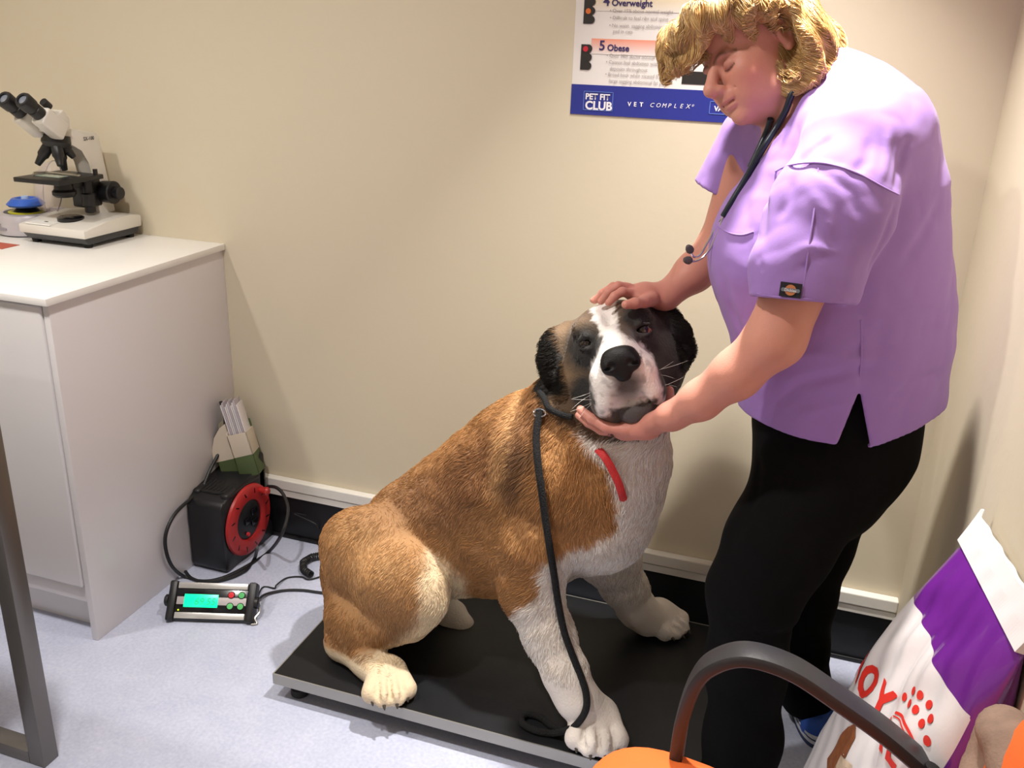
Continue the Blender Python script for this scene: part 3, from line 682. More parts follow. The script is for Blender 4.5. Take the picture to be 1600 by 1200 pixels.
# ------------------------------------------------------------------ organic modelling: signed distance field -> surface nets
V3 = lambda *a: np.array(a, dtype=np.float32)
def v3(p): return np.array([float(c) for c in p], dtype=np.float32)
class Field:
    """ordered blend of rounded limbs and ellipsoids; every primitive is (function, low, high, blend, mode)"""
    def __init__(s): s.p = []
    def cone(s, a, b, ra, rb, k=.02, mode='+', sq=None):
        """limb from a to b with radii ra, rb; sq=(axis, factor): flattened along that unit axis"""
        a, b = v3(a), v3(b); ba = b-a; l2 = float(ba@ba)+1e-12; R = max(ra, rb)
        if sq is not None:
            ax = v3(sq[0]); ax /= np.linalg.norm(ax); fq = sq[1]
        def f(P):
            pa = P-a
            if sq is not None:
                pa = pa+ (pa@ax)[:, None]*ax*(1/fq-1); bb = ba+ax*float(ba@ax)*(1/fq-1)
            else: bb = ba
            L = float(bb@bb)+1e-12
            t = np.clip((pa@bb)/L, 0, 1)
            d = np.sqrt(((pa-t[:, None]*bb)**2).sum(1))-(ra+(rb-ra)*t)
            return d*(min(1, fq) if sq is not None else 1)
        m = R*(1 if sq is None else max(1, sq[1]))
        s.p.append((f, np.minimum(a, b)-m, np.maximum(a, b)+m, k, mode)); return s
    def chain(s, pts, rad, k=.02, sq=None, mode='+'):
        for i in range(len(pts)-1): s.cone(pts[i], pts[i+1], rad[i], rad[i+1], k, mode, sq)
        return s
    def ell(s, c, r, k=.02, R=None, mode='+'):
        c = v3(c); r = v3(r); Rm = np.eye(3, dtype=np.float32) if R is None else np.array(R, dtype=np.float32)   # rows = local axes
        mn = float(r.min())
        def f(P):
            q = (P-c)@Rm.T; k0 = np.sqrt(((q/r)**2).sum(1)); k1 = np.sqrt(((q/(r*r))**2).sum(1))+1e-9
            return k0*(k0-1)/k1
        ext = np.sqrt(((Rm.T*r)**2).sum(1)); s.p.append((f, c-ext, c+ext, k, mode)); return s
    def plane(s, n, off, k=.004, lo=None, hi=None):
        """keep only the side where n.p < off"""
        n = v3(n); n /= np.linalg.norm(n)
        s.p.append((lambda P: (P@n)-off, V3(-9, -9, -9) if lo is None else v3(lo), V3(9, 9, 9) if hi is None else v3(hi), k, '&')); return s
    def custom(s, f, lo, hi, k, mode): s.p.append((f, v3(lo), v3(hi), k, mode)); return s
    def eval(s, P, lo=None, hi=None):
        d = np.full(len(P), 1.0, dtype=np.float32)
        if lo is None: lo, hi = P.min(0), P.max(0)
        for f, a, b, k, mode in s.p:
            m = k+.02
            if (a-m > hi).any() or (b+m < lo).any(): continue
            if mode == '&' or (a < -8).any(): sel = slice(None); Q = P
            else: sel = None; Q = P
            e = f(Q).astype(np.float32)
            if mode == '+':
                h = np.clip(.5+.5*(d-e)/k, 0, 1); d = d+(e-d)*h-k*h*(1-h)
            elif mode == '-':
                h = np.clip(.5-.5*(d+e)/k, 0, 1); d = d+(-e-d)*h+k*h*(1-h)
            elif mode == '&':
                h = np.clip(.5-.5*(d-e)/k, 0, 1); d = d+(e-d)*h+k*h*(1-h)
            elif mode == 'd':      # displacement added to the distance
                d = d+e
        return d
def surface_nets(F, vox, lo=None, hi=None, pad=.03):
    adds = [p for p in F.p if p[4] == '+']
    if lo is None:
        lo = np.min([p[1] for p in adds], 0)-pad; hi = np.max([p[2] for p in adds], 0)+pad
    lo = np.array(lo, dtype=np.float64); n = np.ceil((np.array(hi)-lo)/vox).astype(int)+1
    Bk = 12; nb = np.ceil(n/Bk).astype(int); n = nb*Bk
    D = np.full(n, 1.0, dtype=np.float32)
    g = np.stack(np.meshgrid(*[np.arange(Bk)]*3, indexing='ij'), -1).reshape(-1, 3)*vox
    g = g.astype(np.float32); A = np.array([p[1] for p in adds]); B = np.array([p[2] for p in adds]); m = .012+vox
    cc = np.array([[Bk*vox/2]*3]); half = Bk*vox*.87
    for i in range(nb[0]):
        for j in range(nb[1]):
            for k in range(nb[2]):
                o = lo+np.array([i, j, k])*Bk*vox; h = o+Bk*vox
                if not ((A-m < h) & (B+m > o)).all(1).any(): continue
                c = F.eval((o+cc[0])[None].astype(np.float32), o-.0, h)
                if abs(c[0]) > half*1.35+.03:
                    if c[0] < 0: D[i*Bk:(i+1)*Bk, j*Bk:(j+1)*Bk, k*Bk:(k+1)*Bk] = -1
                    continue
                P = (g+o.astype(np.float32))
                D[i*Bk:(i+1)*Bk, j*Bk:(j+1)*Bk, k*Bk:(k+1)*Bk] = F.eval(P, o, h).reshape(Bk, Bk, Bk)
    S = D < 0
    C = [S[a:n[0]-1+a, b:n[1]-1+b, c:n[2]-1+c] for a in (0, 1) for b in (0, 1) for c in (0, 1)]
    al = C[0].copy(); an = C[0].copy()
    for c in C[1:]: al &= c; an |= c
    act = an & ~al; idx = np.argwhere(act)
    off = np.array([(a, b, c) for a in (0, 1) for b in (0, 1) for c in (0, 1)])
    vals = np.stack([D[idx[:, 0]+o[0], idx[:, 1]+o[1], idx[:, 2]+o[2]] for o in off], 1)
    acc = np.zeros((len(idx), 3)); cnt = np.zeros(len(idx))
    for a in range(8):
        for b in range(a+1, 8):
            if np.abs(off[a]-off[b]).sum() != 1: continue
            va, vb = vals[:, a], vals[:, b]; cr = (va < 0) != (vb < 0)
            t = np.where(cr, va/(va-vb+1e-12), 0)
            pt = off[a]+(off[b]-off[a])*t[:, None]
            acc += pt*cr[:, None]; cnt += cr
    Vt = lo+(idx+acc/cnt[:, None])*vox
    ID = np.full(act.shape, -1, dtype=np.int32); ID[act] = np.arange(len(idx))
    quads = []
    for ax in range(3):
        sl0 = [slice(1, -1)]*3; sl1 = [slice(1, -1)]*3
        sl0[ax] = slice(0, n[ax]-1); sl1[ax] = slice(1, n[ax])
        s0 = S[tuple(sl0)]; s1 = S[tuple(sl1)]
        e = np.argwhere(s0 != s1)
        if not len(e): continue
        fl = s0[e[:, 0], e[:, 1], e[:, 2]]
        base = e.copy(); o = [1, 1, 1]; o[ax] = 0; base += np.array(o)
        u, w = (ax+1) % 3, (ax+2) % 3
        du = np.zeros(3, int); du[u] = 1; dw = np.zeros(3, int); dw[w] = 1
        def gid(q): return ID[q[:, 0], q[:, 1], q[:, 2]]
        q = np.stack([gid(base-du-dw), gid(base-dw), gid(base), gid(base-du)], 1)
        q[~fl] = q[~fl][:, ::-1]
        quads.append(q)
    Q = np.concatenate(quads); Q = Q[(Q >= 0).all(1)]
    return Vt, Q
def np_mesh(name, V, Q):
    me = bpy.data.meshes.new(name); me.vertices.add(len(V)); me.vertices.foreach_set('co', np.asarray(V, dtype=np.float32).ravel())
    me.loops.add(Q.size); me.loops.foreach_set('vertex_index', Q.astype(np.int32).ravel())
    k = Q.shape[1]; me.polygons.add(len(Q)); me.polygons.foreach_set('loop_start', np.arange(len(Q), dtype=np.int32)*k)
    try: me.polygons.foreach_set('loop_total', np.full(len(Q), k, dtype=np.int32))
    except Exception: pass
    me.polygons.foreach_set('use_smooth', np.ones(len(Q), dtype=bool)); me.update(calc_edges=True); me.validate()
    return me
def smooth_verts(V, Q, it=1, lam=.5):
    E = np.concatenate([Q[:, [0, 1]], Q[:, [1, 2]], Q[:, [2, 3]], Q[:, [3, 0]]])
    for _ in range(it):
        s = np.zeros_like(V); c = np.zeros(len(V))
        np.add.at(s, E[:, 0], V[E[:, 1]]); np.add.at(s, E[:, 1], V[E[:, 0]]); np.add.at(c, E[:, 0], 1); np.add.at(c, E[:, 1], 1)
        V = V+lam*(s/c[:, None]-V)
    return V
def normals(F, P, h=.002):
    P = P.astype(np.float32); g = np.zeros_like(P)
    for i in range(3):
        e = np.zeros(3, dtype=np.float32); e[i] = h
        for q in range(0, len(P), 40000):
            s = slice(q, q+40000); g[s, i] = chunk_eval(F, P[s]+e)-chunk_eval(F, P[s]-e)
    return g/(np.linalg.norm(g, axis=1, keepdims=True)+1e-9)
def chunk_eval(F, P): return F.eval(P)
def mesh_normals(V, Q):
    n = np.cross(V[Q[:, 2]]-V[Q[:, 0]], V[Q[:, 3]]-V[Q[:, 1]]); N = np.zeros_like(V)
    for k in range(4): np.add.at(N, Q[:, k], n)
    return N/(np.linalg.norm(N, axis=1, keepdims=True)+1e-12)
def set_color(me, col, nm='col'):
    a = me.color_attributes.new(nm, 'FLOAT_COLOR', 'POINT'); c = np.ones((len(col), 4), dtype=np.float32); c[:, :3] = col
    a.data.foreach_set('color', c.ravel())
_rs = np.random.RandomState(7)
_PER = _rs.rand(32, 32, 32).astype(np.float32)
def noise(P, sc):
    q = P*sc; i = np.floor(q).astype(int); f = q-i; f = f*f*(3-2*f); out = 0
    for a in (0, 1):
        for b in (0, 1):
            for c in (0, 1):
                w = (f[:, 0] if a else 1-f[:, 0])*(f[:, 1] if b else 1-f[:, 1])*(f[:, 2] if c else 1-f[:, 2])
                out = out+w*_PER[(i[:, 0]+a) & 31, (i[:, 1]+b) & 31, (i[:, 2]+c) & 31]
    return out
def fbm(P, sc, o=3):
    r = 0; a = .5; t = 0
    for k in range(o): r = r+a*noise(P+k*3.1, sc*2**k); t += a; a *= .5
    return r/t
def sstep(x, a, b):
    t = np.clip((x-a)/(b-a), 0, 1); return t*t*(3-2*t)
def hair_object(name, roots, pts, rad, col, m, parent):
    """pts: (N,K,3) world coordinates; rad (K,) or (N,K); col (N,3) linear"""
    N, K, _ = pts.shape; hc = bpy.data.hair_curves.new(name); hc.add_curves([K]*N)
    hc.attributes['position'].data.foreach_set('vector', np.ascontiguousarray(pts, dtype=np.float32).ravel()) if 'position' in hc.attributes else None
    ra = hc.attributes.get('radius') or hc.attributes.new('radius', 'FLOAT', 'POINT')
    ra.data.foreach_set('value', np.broadcast_to(rad, (N, K)).astype(np.float32).ravel())
    ca = hc.attributes.new('hcol', 'FLOAT_COLOR', 'CURVE'); c = np.ones((N, 4), dtype=np.float32); c[:, :3] = col
    ca.data.foreach_set('color', c.ravel())
    o = bpy.data.objects.new(name, hc); COL.objects.link(o); hc.materials.append(m)
    if parent: o.parent = parent
    return o
def hair_mat(name, rough=.5, spec=.4, root=.55):
    m = bpy.data.materials.new(name); m.use_nodes = True; nt = m.node_tree; b = nt.nodes['Principled BSDF']
    a = nt.nodes.new('ShaderNodeAttribute'); a.attribute_name = 'hcol'; nt.links.new(a.outputs['Color'], b.inputs['Base Color'])
    b.inputs['Roughness'].default_value = rough; b.inputs['Specular IOR Level'].default_value = spec
    return m
Fb = Field()
q0 = PX(.290, 1582, 1150)
for dx, dy, dz, r in ((0, 0, 0, .034), (.0, -.04, -.01, .036), (.0, .035, -.04, .038), (.0, -.0, -.08, .042), (-.0, .02, -.12, .042), (.0, .015, -.16, .040), (-.005, .01, -.20, .038)):
    Fb.ell((q0[0]+dx, q0[1]+dy, q0[2]+dz), (r*.8, r*1.2, r*.8), .03)
Fb.custom(lambda P: .006*np.sin(P[:, 2]*90+np.sin(P[:, 1]*40)*1.5)*np.sin(P[:, 1]*23+1), (-9, -9, -9), (9, 9, 9), 0, 'd')
V, Q = surface_nets(Fb, .006); me = np_mesh('bundle', V, Q)
fb = link('fabric_bundle', me, mat('taupe_fabric', '#8a7263', .8, bump=(250, .3), var=(40, .15)))
tag(fb, 'bundle of brown-grey ribbed fabric tucked between food bag and orange chair back', 'cloth')
# ------------------------------------------------------------------ the dog
dog = thing('dog', 'large tan, black and white dog sitting on the weighing platform, head held', 'dog', (-.6, -.4, .07))
bpy.context.view_layer.update()
F_ = Field()
def D(x, y, Yv): return PY(Yv, x, y)
SQ = ((0, 1, 0), .84)
# trunk: rump, loin, ribcage, forechest, neck
F_.ell(D(588, 892, -.40), (.135, .135, .130), .04)
F_.chain([D(592, 888, -.40), D(665, 842, -.40), D(742, 800, -.40), D(812, 762, -.40), D(872, 752, -.40)], [.125, .145, .158, .174, .190], .05, SQ)
F_.chain([D(742, 838, -.40), D(800, 835, -.40), D(862, 815, -.40)], [.125, .130, .130], .06, SQ)
F_.ell(D(830, 690, -.40), (.10, .12, .105), .06)
F_.ell(D(945, 795, -.41), (.115, .135, .14), .05)
F_.ell(D(965, 735, -.42), (.105, .115, .12), .05)
F_.cone(D(888, 712, -.41), D(945, 610, -.40), .150, .118, .05)
F_.cone(D(980, 705, -.44), D(985, 640, -.46), .085, .075, .05)
F_.ell(D(862, 640, -.43), (.05, .07, .06), .04)
# near shoulder and foreleg
F_.ell(D(858, 770, -.50), (.095, .06, .14), .05)
F_.ell(D(815, 850, -.51), (.075, .055, .105), .045)
F_.chain([D(835, 850, -.52), D(832, 925, -.535), D(858, 990, -.555), D(884, 1052, -.59), D(902, 1092, -.605)], [.085, .064, .053, .045, .045], .03)
F_.ell(D(820, 915, -.535), (.05, .05, .05), .03)
# far foreleg
F_.ell(D(945, 850, -.30), (.085, .06, .10), .05)
F_.chain([D(955, 870, -.28), D(975, 915, -.24), D(995, 950, -.215), D(1012, 966, -.20)], [.072, .052, .046, .042], .03)
# near thigh, knee, shank, hock
F_.ell(D(582, 868, -.510), (.135, .085, .125), .03)
F_.ell(D(622, 905, -.545), (.125, .080, .112), .014)
F_.ell(D(656, 932, -.560), (.064, .055, .082), .02)
F_.ell(D(560, 960, -.525), (.085, .08, .065), .04)
F_.chain([D(640, 965, -.55), D(570, 985, -.55), D(535, 1000, -.555)], [.052, .055, .046], .03)
F_.chain([D(540, 1008, -.565), D(575, 1034, -.60), D(600, 1058, -.625)], [.040, .036, .040], .02)
# far thigh and paw
F_.ell(D(640, 900, -.26), (.14, .09, .12), .04)
F_.ell(D(705, 962, -.31), (.042, .05, .038), .02)
F_.ell(D(720, 975, -.325), (.036, .035, .026), .015)
def paw(c, ang, L=.062, Wd=.048, R=.0255, zt=.0715):
    """toes fan out from c in heading ang (radians in the floor plane)"""
    dx, dy = math.cos(ang), math.sin(ang); c = np.array([c[0], c[1], zt+.030])
    F_.ell(c+np.array([-dx*.010, -dy*.010, .006]), (.047, .047, .032), .016)
    for k, (o, l) in enumerate(((-1, .72), (-.36, 1.0), (.36, 1.0), (1, .70))):
        s = np.array([-dy, dx, 0])*o*Wd*.86; a = c+s*.72+np.array([dx, dy, 0])*.010; e = c+s+np.array([dx, dy, 0])*L*l
        e[2] = zt+R*.98; a[2] += .006
        F_.cone(a, e, R*.86, R*.93, .003)
    for o in (-.72, 0, .72):
        s = np.array([-dy, dx, 0])*o*Wd*.86; F_.cone(c+s*.8+np.array([dx*L*.22, dy*L*.22, .034]), c+s+np.array([dx*(L+.026), dy*(L+.026), .0]), .0030, .0085, .004, '-')
    return c
pf = D(925, 1135, -.66); PW = {}
PW['nf'] = (PZ(.10, 930, 1128), math.radians(-72), .070, .052, .0275)
PW['ff'] = (PZ(.10, 1030, 965), math.radians(-22), .058, .045, .0255)
PW['nh'] = (PZ(.10, 606, 1058), math.radians(-60), .064, .046, .0265)
PWI = {k: v for k, v in PW.items()}
for k, (c, a, L_, W_, R_) in PWI.items(): PW[k] = (paw(c, a, L_, W_, R_), a)
F_.cone(D(902, 1092, -.605), PW['nf'][0]+np.array([0, .01, .01]), .045, .044, .02)
F_.cone(D(1012, 966, -.20), PW['ff'][0]+np.array([0, 0, .01]), .040, .040, .02)
# head
HV = (CAM-PY(-.42, 966, 545)); HV = HV/np.linalg.norm(HV)
HF_ = HV.copy(); HU = UP*.972-RT*.23; HU = HU-HF_*(HU@HF_); HU /= np.linalg.norm(HU); HR = np.cross(HU, HF_)
if HR@RT < 0: HR = -HR
HC = PY(-.42, 964, 543)
RH_ = np.stack([HR, HU, HF_])
def H(r, u, f): return HC+HR*r+HU*u+HF_*f
hi0 = len(F_.p)
def he(r, u, f, a, b, c, k=.02, mode='+', roll=0):
    R2 = RH_
    if roll:
        c_, s_ = math.cos(roll), math.sin(roll); R2 = np.stack([HR*c_+HU*s_, -HR*s_+HU*c_, HF_])
    F_.ell(H(r, u, f), (a, b, c), k, R2, mode)
he(0, .005, -.02, .116, .094, .112, .03)
he(0, -.045, -.03, .120, .095, .090, .03)
for s in (-1, 1):
    he(s*.070, -.055, .010, .058, .070, .070, .03)
    he(s*.046, .048, .062, .036, .028, .038, .02)
    he(s*.052, -.000, .066, .030, .026, .030, .02)
    he(s*.041, -.084, .126, .034, .050, .056, .012, roll=s*.30)
    he(s*.032, -.055, .158, .034, .034, .034, .014)
F_.cone(H(0, .025, .070), H(0, -.020, .165), .042, .040, .025)
he(0, -.055, .120, .060, .050, .072, .02)
he(0, -.095, .050, .070, .050, .080, .03)
he(.010, -.131, .128, .038, .025, .040, .003)
F_.chain([H(-.040, -.118, .150), H(-.012, -.104, .172), H(.008, -.101, .176), H(.028, -.105, .168), H(.044, -.116, .150)], [.006, .006, .006, .006, .005], .004, None, '-')
F_.cone(H(-.040, -.130, .130), H(-.034, -.168, .125), .013, .004, .005)
he(.006, -.148, .085, .032, .016, .045, .015)
for s in (-1, 1):
    he(s*.057, .022, .096, .017, .0105, .018, .006, '-', roll=-s*.25)
    F_.chain([H(s*.040, .026, .101), H(s*.055, .0355, .104), H(s*.073, .029, .092)], [.005, .0065, .005], .004)
    F_.chain([H(s*.042, .016, .103), H(s*.057, .0105, .103), H(s*.072, .015, .093)], [.0045, .0055, .0045], .004)
F_.cone(H(0, .09, .05), H(0, .03, .11), .006, .006, .025, '-')
F_.cone(H(0, -.060, .192), H(.002, -.098, .184), .0022, .0022, .006, '-')
# ears
for s, pts, rad in ((-1, [(-.088, .055, -.02), (-.118, .040, .002), (-.140, .012, .006), (-.140, -.022, .002), (-.128, -.045, .0)], [.026, .024, .024, .021, .014]),
                    (1, [(.090, .055, -.02), (.114, .035, .0), (.127, .0, .002), (.130, -.035, .0), (.118, -.062, -.002)], [.026, .022, .022, .020, .013])):
    F_.chain([H(*p) for p in pts], rad, .012, (HF_, .72))
he(-.136, .034, .01, .020, .022, .016, .006); he(-.140, -.030, .008, .018, .020, .014, .006)
# coat relief
def coat(P):
    return .0035*(fbm(P, 18, 2)-.5)*2*(P[:, 2] > .12)
F_.custom(coat, (-9, -9, -9), (9, 9, 9), 0, 'd')
import time as _t; _t0 = _t.time()
V, Q = surface_nets(F_, .0062)
V = smooth_verts(V, Q, 1, .4)
N_ = mesh_normals(V, Q)
print('dog verts', len(V), round(_t.time()-_t0, 1))
# coat colours
def inpoly(x, y, poly):
    r = np.zeros(len(x), bool); n = len(poly)
    for i in range(n):
        (x1, y1), (x2, y2) = poly[i], poly[(i+1) % n]
        if y1 == y2: continue
        c = ((y1 > y) != (y2 > y)) & (x < (x2-x1)*(y-y1)/(y2-y1)+x1); r ^= c
    return r
def polyd(P2, poly):   # signed distance, inside positive
    d = np.full(len(P2), 9.0)
    for i in range(len(poly)):
        a = np.array(poly[i]); b = np.array(poly[(i+1) % len(poly)]); ab = b-a
        t = np.clip(((P2-a)@ab)/(ab@ab), 0, 1); d = np.minimum(d, np.linalg.norm(P2-a-t[:, None]*ab, axis=1))
    return np.where(inpoly(P2[:, 0], P2[:, 1], poly), d, -d)
def xz(pts, Yv): return [(float(PY(Yv, x, y)[0]), float(PY(Yv, x, y)[2])) for x, y in pts]
TAN, TAN2, BRN, DRK = np.array(lin('#a5794c')), np.array(lin('#cba170')), np.array(lin('#7c563a')), np.array(lin('#40302a'))
WHT, CRM, BLK, GRB = np.array(lin('#e8dfd6')), np.array(lin('#dcc7a6')), np.array(lin('#16130f')), np.array(lin('#4a3e32'))
P_chest = xz([(905, 640), (930, 690), (955, 720), (972, 775), (968, 812), (925, 832), (868, 850), (862, 880), (872, 925), (900, 1000), (1100, 1000), (1100, 600)], -.50)
P_leg = xz([(792, 955), (822, 938), (855, 905), (885, 880), (1040, 1010), (1100, 1300), (800, 1300), (700, 1100)], -.54)
P_hind = xz([(520, 1002), (560, 1010), (625, 1000), (690, 985), (705, 1010), (700, 1200), (480, 1200), (500, 1010)], -.57)
P_cream = xz([(655, 870), (690, 890), (720, 930), (700, 990), (640, 1010), (600, 1012), (650, 975), (668, 930)], -.58)
P_back = xz([(700, 700), (800, 632), (850, 600), (880, 640), (830, 720), (760, 790), (700, 830), (640, 830), (560, 800)], -.50)
P_dark = xz([(780, 690), (815, 680), (850, 700), (830, 780), (800, 790), (770, 750)], -.54)
P_lite = xz([(775, 640), (800, 640), (800, 700), (790, 770), (765, 770), (770, 690)], -.54)
def dog_color(P):
    n1 = fbm(P, 9, 3)-.5; n2 = fbm(P+5, 34, 3)-.5; n3 = fbm(P+9, 90, 2)-.5
    w = P[:, [0, 2]]+np.stack([n2, n1*.6+n3*.4], 1)*.035
    c = TAN*(1+.55*n1[:, None]+.35*n2[:, None])
    def mix(c, col, m): return c*(1-m[:, None])+col*m[:, None]
    c = mix(c, BRN, .75*sstep(polyd(w, P_back), -.03, .05))
    c = mix(c, DRK, .55*sstep(polyd(w, P_dark), -.02, .03)); c = mix(c, TAN2, .55*sstep(polyd(w, P_lite), -.015, .015))
    th = np.exp(-(((P-PY(-.58, 590, 890))/np.array([.13, .12, .12]))**2).sum(1)); c = mix(c, TAN2, .65*th)
    belly_shade = sstep(.30-P[:, 2], 0, .12)*sstep(P[:, 0], -.86, -.78)*sstep(-.52-P[:, 0], 0, .05); c = mix(c, DRK*1.2, .55*belly_shade)  # shade of the crease between thigh and belly mixed into the coat colour
    c = mix(c, CRM*1.05, sstep(polyd(w, P_cream), -.012, .02)*(P[:, 1] < -.42))
    c = mix(c, WHT, sstep(polyd(w, P_chest), -.008, .008))
    c = mix(c, WHT*.95, sstep(polyd(w, P_leg), -.008, .008)*(P[:, 1] < -.40))
    c = mix(c, CRM*.97, sstep(polyd(w, P_hind), -.008, .010)*(P[:, 1] < -.48))
    far = (P[:, 1] > -.36)
    c = mix(c, WHT*.9, far*sstep(.36-P[:, 2], 0, .02)*(P[:, 0] > -.55))
    c = mix(c, WHT*.85, far*(P[:, 0] < -.62)*(P[:, 2] < .17)*1.0)
    # dirty tint between the toes and on the shin
    # head
    q = (P-HC)@RH_.T; r, u, f = q.T; hd = ((q/np.array([.19, .19, .30]))**2).sum(1); r = r+n3*.012+n2*.010; u = u+n2*.010
    inh = sstep(1.0-hd, 0, .06)*sstep(f, -.09, -.03)
    g = np.array(lin('#5d4835')); h = g*(1+.7*n2[:, None]+.4*n1[:, None])
    h = mix(h, np.array(lin('#806546')), .7*np.exp(-(((r+.105)/.03)**2+((u+.02)/.06)**2))+.5*np.exp(-(((r+.085)/.05)**2+((u-.06)/.03)**2)))
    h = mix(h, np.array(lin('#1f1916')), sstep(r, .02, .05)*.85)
    blk = np.maximum(np.exp(-(((r+.062)/.046)**2+((u-.010)/.052)**2)**1.5), np.exp(-(((r-.052)/.030)**2+((u-.055)/.022)**2)**1.5))
    blk = np.maximum(blk, np.exp(-(((r+.080)/.035)**2+((u+.075)/.040)**2)**1.5)); h = mix(h, BLK, np.clip(blk*1.3, 0, 1))
    eyep = np.exp(-(((r-.060)/.030)**2+((u-.012)/.020)**2)**1.5); h = mix(h, np.array(lin('#3c3536')), eyep*.8)
    h = mix(h, BLK, sstep(abs(r), .098, .112)*sstep(u, -.085, -.07)*(f > -.05)*(r > 0)+sstep(-r, .112, .122)*(r < 0)*sstep(u, -.075, -.06))
    wb = np.interp(u, [-.12, -.06, -.03, -.005, .02, .06, .11, .14], [.066, .064, .062, .044, .019, .021, .027, .026])
    cb = np.interp(u, [-.12, 0, .06, .12], [.0, .0, -.008, -.012])
    white = sstep(wb-abs(r-cb), -.004, .004)*sstep(u, -.128, -.120); white *= np.where(u < -.02, sstep(f, .07, .085), 1)
    h = mix(h, np.array(lin('#efe9e4')), white)
    spk = ((noise(P+3, 85) > .74) & (u < -.02) & (white > .5)) | ((noise(P+1, 120) > .80) & (u < .0) & (white > .5))
    h = mix(h, np.array(lin('#77706c')), spk*.4)
    mz = sstep(u, -.117, -.100)
    dkl = np.exp(-(((r-.002)/(.034-.25*np.clip(u+.078, -.02, .02)))**2+((u+.072)/.034)**2)**2); h = mix(h, np.array(lin('#2c2826')), .93*dkl*(f > .1))
    h = mix(h, BLK, ((r/.036)**2+((u+.026)/.024)**2 < 1)*(f > .14)*1.0)
    chin = sstep(-.112-u+.10*abs(r-.005), 0, .006)*sstep(.052-abs(r-.006), 0, .01)*(f > .06); h = mix(h, np.array(lin('#4b4442')), chin)
    c = c*(1-inh[:, None])+h*inh[:, None]
    nk = sstep(-HC[2]+P[:, 2], -.17, -.12)
    return np.clip(c, .004, .95)
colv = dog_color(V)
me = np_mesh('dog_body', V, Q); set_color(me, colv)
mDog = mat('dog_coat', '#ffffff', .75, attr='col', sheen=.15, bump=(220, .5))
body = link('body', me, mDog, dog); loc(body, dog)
# nose, eyes
Fn = Field()
def hn(r, u, f, a, b, c, k=.006, mode='+'): Fn.ell(H(r, u, f), (a, b, c), k, RH_, mode)
hn(0, -.024, .195, .036, .022, .020); hn(0, -.012, .191, .030, .014, .020, .01); hn(-.020, -.032, .195, .018, .018, .018); hn(.020, -.032, .195, .018, .018, .018); hn(0, -.050, .192, .018, .016, .014, .01)
for s in (-1, 1):
    hn(s*.0180, -.032, .2150, .0080, .0070, .007, .003, '-'); hn(s*.029, -.036, .208, .009, .0028, .006, .003, '-')
Fn.cone(H(0, -.02, .218), H(0, -.07, .212), .0012, .0012, .004, '-')
V2, Q2 = surface_nets(Fn, .0022, pad=.01); me = np_mesh('nose', V2, Q2)
o = link('nose', me, mat('wet_nose', '#0b0a0b', .45, spec=.3, bump=(700, .4)), dog); loc(o, dog); o['label'] = 'black wet nose'
mEye = mat('eye_dark', '#1a0f0b', .08, spec=.9); mPink = mat('eye_pink', '#7a4038', .25)
for s in (-1, 1):
    b = BM(); b.ball(H(s*.057, .0215, .0875), .0145, 24); o = b.build('eye', mEye, dog); loc(o, dog)
    if s > 0:
        b = BM(); b.ball(H(s*.057+.0095, .017, .0895), .0078, 16); o2 = b.build('inner_eyelid', mPink, o); loc(o2, dog)
# fur
def sample_surface(V, Q, n, w=None, rs=np.random.RandomState(3)):
    a, b_, c, d = V[Q[:, 0]], V[Q[:, 1]], V[Q[:, 2]], V[Q[:, 3]]
    A = .5*np.linalg.norm(np.cross(c-a, d-b_), axis=1)
    if w is not None: A = A*w[Q].mean(1)
    i = rs.choice(len(Q), n, p=A/A.sum()); s, t = rs.rand(n), rs.rand(n)
    W4 = np.stack([(1-s)*(1-t), s*(1-t), s*t, (1-s)*t], 1)
    return i, W4, (V[Q[i]]*W4[:, :, None]).sum(1)
q = (V-HC)@RH_.T; r_, u_, f_ = q.T
inhead = (((q/np.array([.17, .17, .28]))**2).sum(1) < 1)
ishead = sstep(1.15-((q/np.array([.17, .165, .30]))**2).sum(1), 0, .3)*sstep(f_, -.10, -.02)
ear = sstep(abs(r_), .108, .118)*ishead*(u_ > -.08)
muz = sstep(f_, .09, .12)*inhead
leg = np.clip(sstep(.24-V[:, 2], 0, .05)*(1-sstep(-.62-V[:, 0], 0, .05))+sstep(.14-V[:, 2], 0, .02), 0, 1)
ln = .021*(1-ishead)+.010*ishead; ln = ln*(1-muz)+.0045*muz; ln = ln*(1-leg*.62); ln = ln*(1-ear)+.020*ear
neckm = sstep(V[:, 2], .5, .62)*(1-ishead); ln += .006*neckm
FN = 230000
bpyfur_w = np.where(V[:, 1] < -.2, 1, .45)*np.where(inhead, 2.0, 1)
fi, W4, root = sample_surface(V, Q, FN, bpyfur_w)
def at_(A): return (A[Q[fi]]*(W4[:, :, None] if A.ndim > 1 else W4)).sum(1)
nn = at_(N_); nn /= np.linalg.norm(nn, axis=1, keepdims=True)+1e-9
L_ = at_(ln); ih = at_(ishead); mz_ = at_(muz); lg = at_(leg); er = at_(ear)
